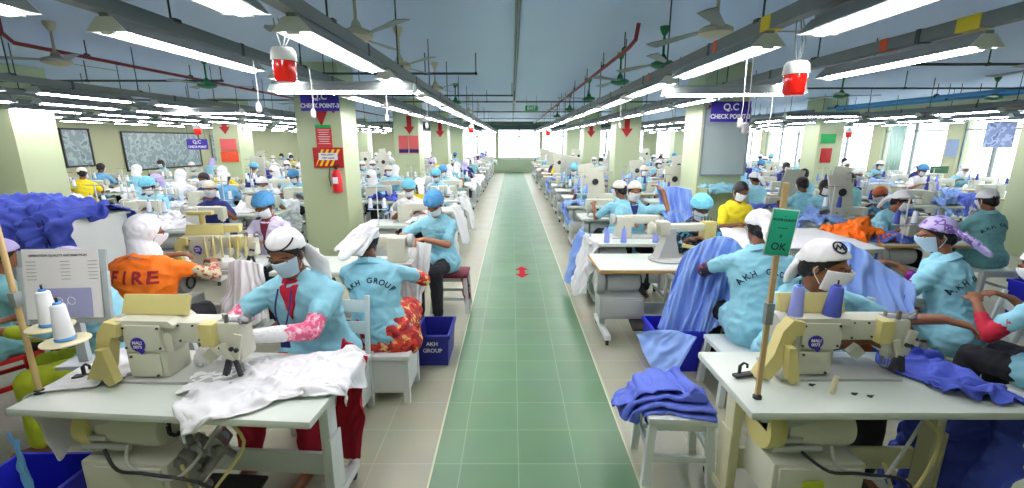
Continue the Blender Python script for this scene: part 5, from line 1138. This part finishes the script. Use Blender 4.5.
# red alarm lamps
def beacon(x, y, z, s, label, cords=True):
    t = empty('alarm_lamp', (x, y, z)); t.scale = (s, s, s); q = MB(); q.lathe((0,0,0), [(.045,-.115),(.056,-.10),(.06,-.02),(.058,0)], 28); g = ob('red_glass', q, REDLAMP, t)
    q = MB(); q.cyl((0,0,-.08), (0,0,-.01), .018); ob('bulb', q, mat('bulb glass', (255, 200, 160), .2), g)
    q = MB(); q.lathe((0,0,0), [(.064,-.005),(.066,.0),(.062,.045),(.05,.062),(.02,.066)], 28); ob('base', q, PAINTW, t)
    h = 2.53-z
    for i, dx in enumerate((-.012, .008, .02)): q = MB(); q.tube([V((dx*.4, 0, .06)), V((dx*2.2, .01*i, .06+(h-.06)*.5)), V((dx*1.2-.02, 0, h))], .0035, 6); ob('cable', q, FIXG, t)
    tag(t, label, 'alarm lamp')
beacon(-1.07, 2.25, 2.32, .86, 'large red alarm lamp hanging beside the left light row')
beacon(1.34, 2.25, 2.26, .86, 'large red alarm lamp hanging beside the right light row')
beacon(1.28, 16.5, 2.30, 1.4, 'small far red alarm lamp hanging right of the aisle', False); beacon(-1.1, 12.5, 2.30, 1.2, 'small far red alarm lamp hanging left of the aisle', False)
beacon(-9.0, 8.7, 2.22, 1.1, 'small red alarm lamp hanging at the far left', False); beacon(-6.3, 9.3, 2.20, 1.1, 'small red alarm lamp hanging near the left pillars', False); beacon(9.6, 13.2, 2.2, 1.3, 'small red alarm lamp hanging before the window wall', False)
for i, (x, y, zb, lab) in enumerate(((-1.62, 3.0, 2.16, 'above the FIRE vest'), (-1.38, 3.25, 2.14, 'above the hairnet woman in white coat'), (-1.15, 4.3, 2.16, 'beside the crosswise left light'), (-.95, 5.2, 2.12, 'left of the aisle, farther back'), (1.42, 2.9, 2.06, 'right of the right red lamp, longer'), (1.28, 2.55, 2.02, 'left of the right red lamp'), (2.32, 4.2, 2.10, 'beyond the right red lamp'), (-3.9, 2.7, 2.05, 'at the left edge'), (1.2, 5.2, 2.12, 'right of the aisle, farther back'), (-3.6, 6.2, 2.1, 'among the left rows'))):
    t = empty('pull_switch', (x, y, zb)); q = MB(); q.lathe((0,0,0), [(.004,-.035),(.016,-.025),(.018,0),(.014,.022),(.004,.03)], 16); ob('switch_body', q, SIGNW, t); q = MB(); q.tube([(0,0,.025),(.008,0,.1),(0,0,2.44-zb)], .003, 6); ob('cord', q, SIGNW, t); tag(t, 'white hanging switch on a cord '+lab, 'switch')

# ================================================================== SIGNS, PILLAR THINGS, LEFT WALL
def qc(x, y, z, w_, l2, label, rz=0):
    t = empty('check_point_sign', (x, y, z), rz); h = w_*.50; q = MB(); q.box((0,0,0), (w_, .02, h), bev=.002); ob('board', q, SIGNB, t)
    text_on('sign_lettering', 'Q.C', h*.46, SIGNW, t, (0, -.0125, h*.22), bold=h*.012); text_on('sign_lettering', l2, h*.30, SIGNW, t, (0, -.0125, -h*.24), bold=h*.012, sx=.92)
    for s in (-1, 1): q = MB(); q.cyl((s*w_*.42, 0, h/2), (s*w_*.42, 0, max(h/2+.05, ZC-z)), .004); ob('hanger_wire', q, TRAYD, t)
    tag(t, label, 'sign')
qc(-2.82, 6.9, 2.52, .56, 'CHECK POINT-3', 'blue Q.C CHECK POINT sign hanging at the left pillar')
qc(3.22, 6.9, 2.37, .58, 'CHECK POINT-3', 'blue Q.C CHECK POINT sign hanging at the right pillar')
qc(-8.6, 12.6, 1.86, .56, 'CHECK POINT', 'blue Q.C CHECK POINT sign in the far left rows')
def tri(x, y, z, w_, label, arrow=False):
    q = MB(); P = [(-w_/2, w_*.55), (w_/2, w_*.55), (0, -w_*.55)] if not arrow else [(-w_*.22, w_), (w_*.22, w_), (w_*.22, 0), (w_/2, 0), (0, -w_*.7), (-w_/2, 0), (-w_*.22, 0)]
    q.prism(P, -.006, .006); o = ob('red_marker', q, REDP); o.location = (x, y, z); tag(o, label, 'sign')
CY = 7.34-.008
tri(-3.0, CY, 2.30, .22, 'red downward triangle on the left pillar under the sign'); 
q = MB(); q.box((0,0,0), (.006, .16, .4)); tri(-2.80+.0, CY, 2.42, .07, 'thin red arrow on the left pillar beside the triangle', True)
tri(3.1, CY, 2.40, .1, 'red arrow on the right pillar left of the board', True)
for i, (x, y, z, w_, lab) in enumerate(((-2.95, 13.33, 2.35, .3, 'red arrow on the second left pillar'), (3.3, 13.33, 2.3, .34, 'red arrow on the second right pillar'), (-8.25, 13.33, 2.35, .3, 'red arrow on the pillar in the far left rows'), (-3.0, 19.33, 2.35, .36, 'red arrow on the third left pillar'), (3.3, 19.33, 2.35, .36, 'red arrow on the third right pillar'))): tri(x, y, z, w_, lab, True)
t = empty('poster', (-2.98, CY, 2.02)); q = MB(); q.box((0,0,0), (.25, .012, .36), bev=.001); ob('sheet', q, mat('poster red', (206, 62, 66), .5), t); q = MB(); q.box((0, -.008, .155), (.25, .004, .05)); ob('header_band', q, EXITG, t)
for k in range(7): q = MB(); q.box((0, -.008, .10-.035*k), (.19-.02*(k%3), .002, .008)); ob('text_line', q, SIGNW, t)
tag(t, 'red poster with green header on the left pillar', 'poster')
t = empty('warning_sign', (-2.93, CY-.02, 1.69)); q = MB(); q.box((0,0,0), (.48, .012, .32), bev=.001); ob('board', q, REDP, t)
for k in range(-3, 4):
    q = MB(); x0 = k*.085; P = [(max(-.21, min(.21, x0-.07)), -.13), (max(-.21, min(.21, x0-.03)), -.13), (max(-.21, min(.21, x0+.11)), .13), (max(-.21, min(.21, x0+.07)), .13)]
    if P[0][0] != P[1][0] and P[2][0] != P[3][0]: q.prism(P, -.009, -.006); ob('stripe', q, YELP, t)
q = MB(); q.box((0, -.011, .02), (.3, .003, .11)); ob('white_label', q, SIGNW, t)
text_on('sign_lettering', 'FIRE SAFETY', .04, INK, t, (0, -.0135, .045), bold=.001); text_on('sign_lettering', 'KEEP CLEAR', .036, INK, t, (0, -.0135, -.005), bold=.001); tag(t, 'red sign with yellow diagonal stripes on the left pillar', 'sign')
def ext(x, y, z, lab):
    t = empty('fire_extinguisher', (x, y, z)); q = MB(); q.lathe((0,0,0), [(.06,-.2),(.075,-.19),(.075,.1),(.05,.15),(.025,.17)], 24); ob('cylinder', q, mat('extinguisher red', (200, 26, 34), .3), t)
    q = MB(); q.box((0,0,.2), (.04,.03,.05)); q.box((.03,-.02,.23), (.12,.02,.015), rot=(0,-.2,0)); ob('valve_handle', q, DARK, t); q = MB(); q.tube([(0,-.02,.2),(-.08,-.03,.22),(-.11,-.03,.05),(-.09,-.03,-.1)], .008); ob('hose', q, DARK, t); q = MB(); q.box((0,-.072,0), (.08,.012,.1)); ob('label_plate', q, SIGNW, t); tag(t, lab, 'fire extinguisher')
ext(-2.80, CY-.085, 1.34, 'red fire extinguisher hanging on the left pillar under the striped sign')
# right pillar board and shelf
t = empty('display_board', (3.36, CY-.03, 1.93)); q = MB(); q.box((0,0,0), (.70, .03, 1.02), bev=.006); ob('panel', q, BOARDM, t); q = MB()
for c_, s3 in (((0,-.018,.51),(.72,.02,.025)),((0,-.018,-.51),(.72,.02,.025)),((-.35,-.018,0),(.025,.02,1.02)),((.35,-.018,0),(.025,.02,1.02))): q.box(c_, s3)
ob('board_frame', q, FRAMEM, t); tag(t, 'glossy grey board on the right pillar', 'board')
t = empty('wall_shelf', (3.36, CY-.17, 1.22)); q = MB(); q.box((0,0,0), (.7, .34, .03), bev=.003); ob('plank', q, COLM, t)
for s in (-1, 1): q = MB(); q.prism([(-.012,0),(.012,0),(.012,-.2),(-.012,-.2)], -.1, .16); o = ob('bracket', q, COLM, t); o.location = (s*.3, 0, -.01)
tag(t, 'shelf on the right pillar under the glossy board', 'shelf')
o = link('garment', sim_cloth(.66, .5, 3.34, CY-.2, 0, 1.32, [((3.36, CY-.17, 1.22), (.7, .34, .03))], 71, amp=.1, res=.025, frames=22), SHIRT); tag(o, 'turquoise cloth heap on the shelf of the right pillar', 'cloth')
# second left pillar notices
for x, lab in ((-3.14, 'left'), (-2.84, 'right')):
    t = empty('notice', (x, 13.33, 1.85)); q = MB(); q.box((0,0,0), (.27, .012, .5)); ob('sheet', q, mat('notice pink red', (214, 96, 96), .6), t); q = MB(); q.box((0,-.008,-.18), (.27,.004,.1)); ob('blue_footer', q, NAVY, t); tag(t, 'red notice on the second left pillar, %s one' % lab, 'notice')
t = empty('poster', (-8.2, 13.32, 1.72)); q = MB(); q.box((0,0,.12), (.46,.012,.34)); ob('sheet', q, mat('notice pink red', (214,96,96)), t); q = MB(); q.box((0,0,-.22), (.5,.014,.3)); ob('striped_sheet', q, mat_pattern('yellow red stripes', (220, 60, 40), (236, 200, 60), (220, 60, 40), 14, .5, 'wave'), t); tag(t, 'red and yellow striped posters on the far left pillar', 'poster')
def wallboard(y0, y1, z0, z1, m, fm_, lab):
    t = empty('notice_board', (XL+.02, (y0+y1)/2, (z0+z1)/2)); q = MB(); q.box((0,0,0), (.03, y1-y0, z1-z0)); ob('panel', q, m, t); q = MB(); a, b = (y1-y0)/2, (z1-z0)/2
    for c_, s3 in (((.02,0,b),(.03,2*a+.06,.05)),((.02,0,-b),(.03,2*a+.06,.05)),((.02,a,0),(.03,.05,2*b)),((.02,-a,0),(.03,.05,2*b))): q.box(c_, s3)
    ob('board_frame', q, fm_, t); tag(t, lab, 'notice board')
wallboard(15.6, 19.4, .95, 2.25, MIRB, DARK, 'big glossy notice board on the left wall')
wallboard(12.0, 12.7, 1.2, 2.3, MIRB, DARK, 'nearest dark-framed notice board on the left wall'); wallboard(13.5, 14.4, 1.2, 2.3, MIRB, DARK, 'second dark-framed notice board on the left wall')
wallboard(20.2, 21.2, 1.1, 2.2, MIRB, FRAMEM, 'silver-framed notice board beyond the big one on the left wall')
# floor arrow
q = MB(); a = at(522, 272, 0); W_ = .055
P = [(1.35*a_, 1.9*b_) for a_, b_ in [(-.03, -.06), (-.075, -.06), (0, -.16), (.075, -.06), (.03, -.06), (.03, .06), (.075, .06), (0, .16), (-.075, .06), (-.03, .06)]]
q._add([V((x, y, .004)) for x, y in P]+[V((x, y, .001)) for x, y in P], [(0,4,5,9),(1,2,3,4,0),(6,7,8,9,5),(10,14,15,19)]+[(i, (i+1)%10, (i+1)%10+10, i+10) for i in range(10)])
o = ob('floor_arrow', q, mat('arrow red', (176, 24, 50), .8, spec=.1), ang=10); o.location = (a.x, a.y, 0); tag(o, 'red double-headed arrow sticker on the green aisle', 'floor sticker')
# things at the windows
t = empty('paper_sheet', (13.0, 12.35, 2.25)); q = MB(); q.box((0,0,0), (.02, .75, .95)); ob('sheet', q, mat_pattern('blueprint paper', (120, 140, 180), (160, 176, 206), (90, 110, 150), 6, .5), t); tag(t, 'blue-grey patterned sheet hanging in the nearest visible window', 'sheet')
t = empty('paper_sheet', (13.0, 13.6, 1.75)); q = MB(); q.box((0,0,0), (.02, .35, .5)); ob('sheet', q, mat('slate sheet', (130, 150, 180), .6), t); tag(t, 'small slate blue sheet on the window beside the patterned one', 'sheet')
t = empty('exit_sign', (12.2, 13.0, 1.15)); q = MB(); q.box((0,0,0), (.5,.03,.2)); ob('panel', q, mat('sign dark green', (40, 90, 60), .5), t); q = MB(); q.cyl((0,.02,-1.15), (0,.02,.1), .02); ob('post', q, PAINTW, t); tag(t, 'small dark green sign in front of the window wall', 'sign')
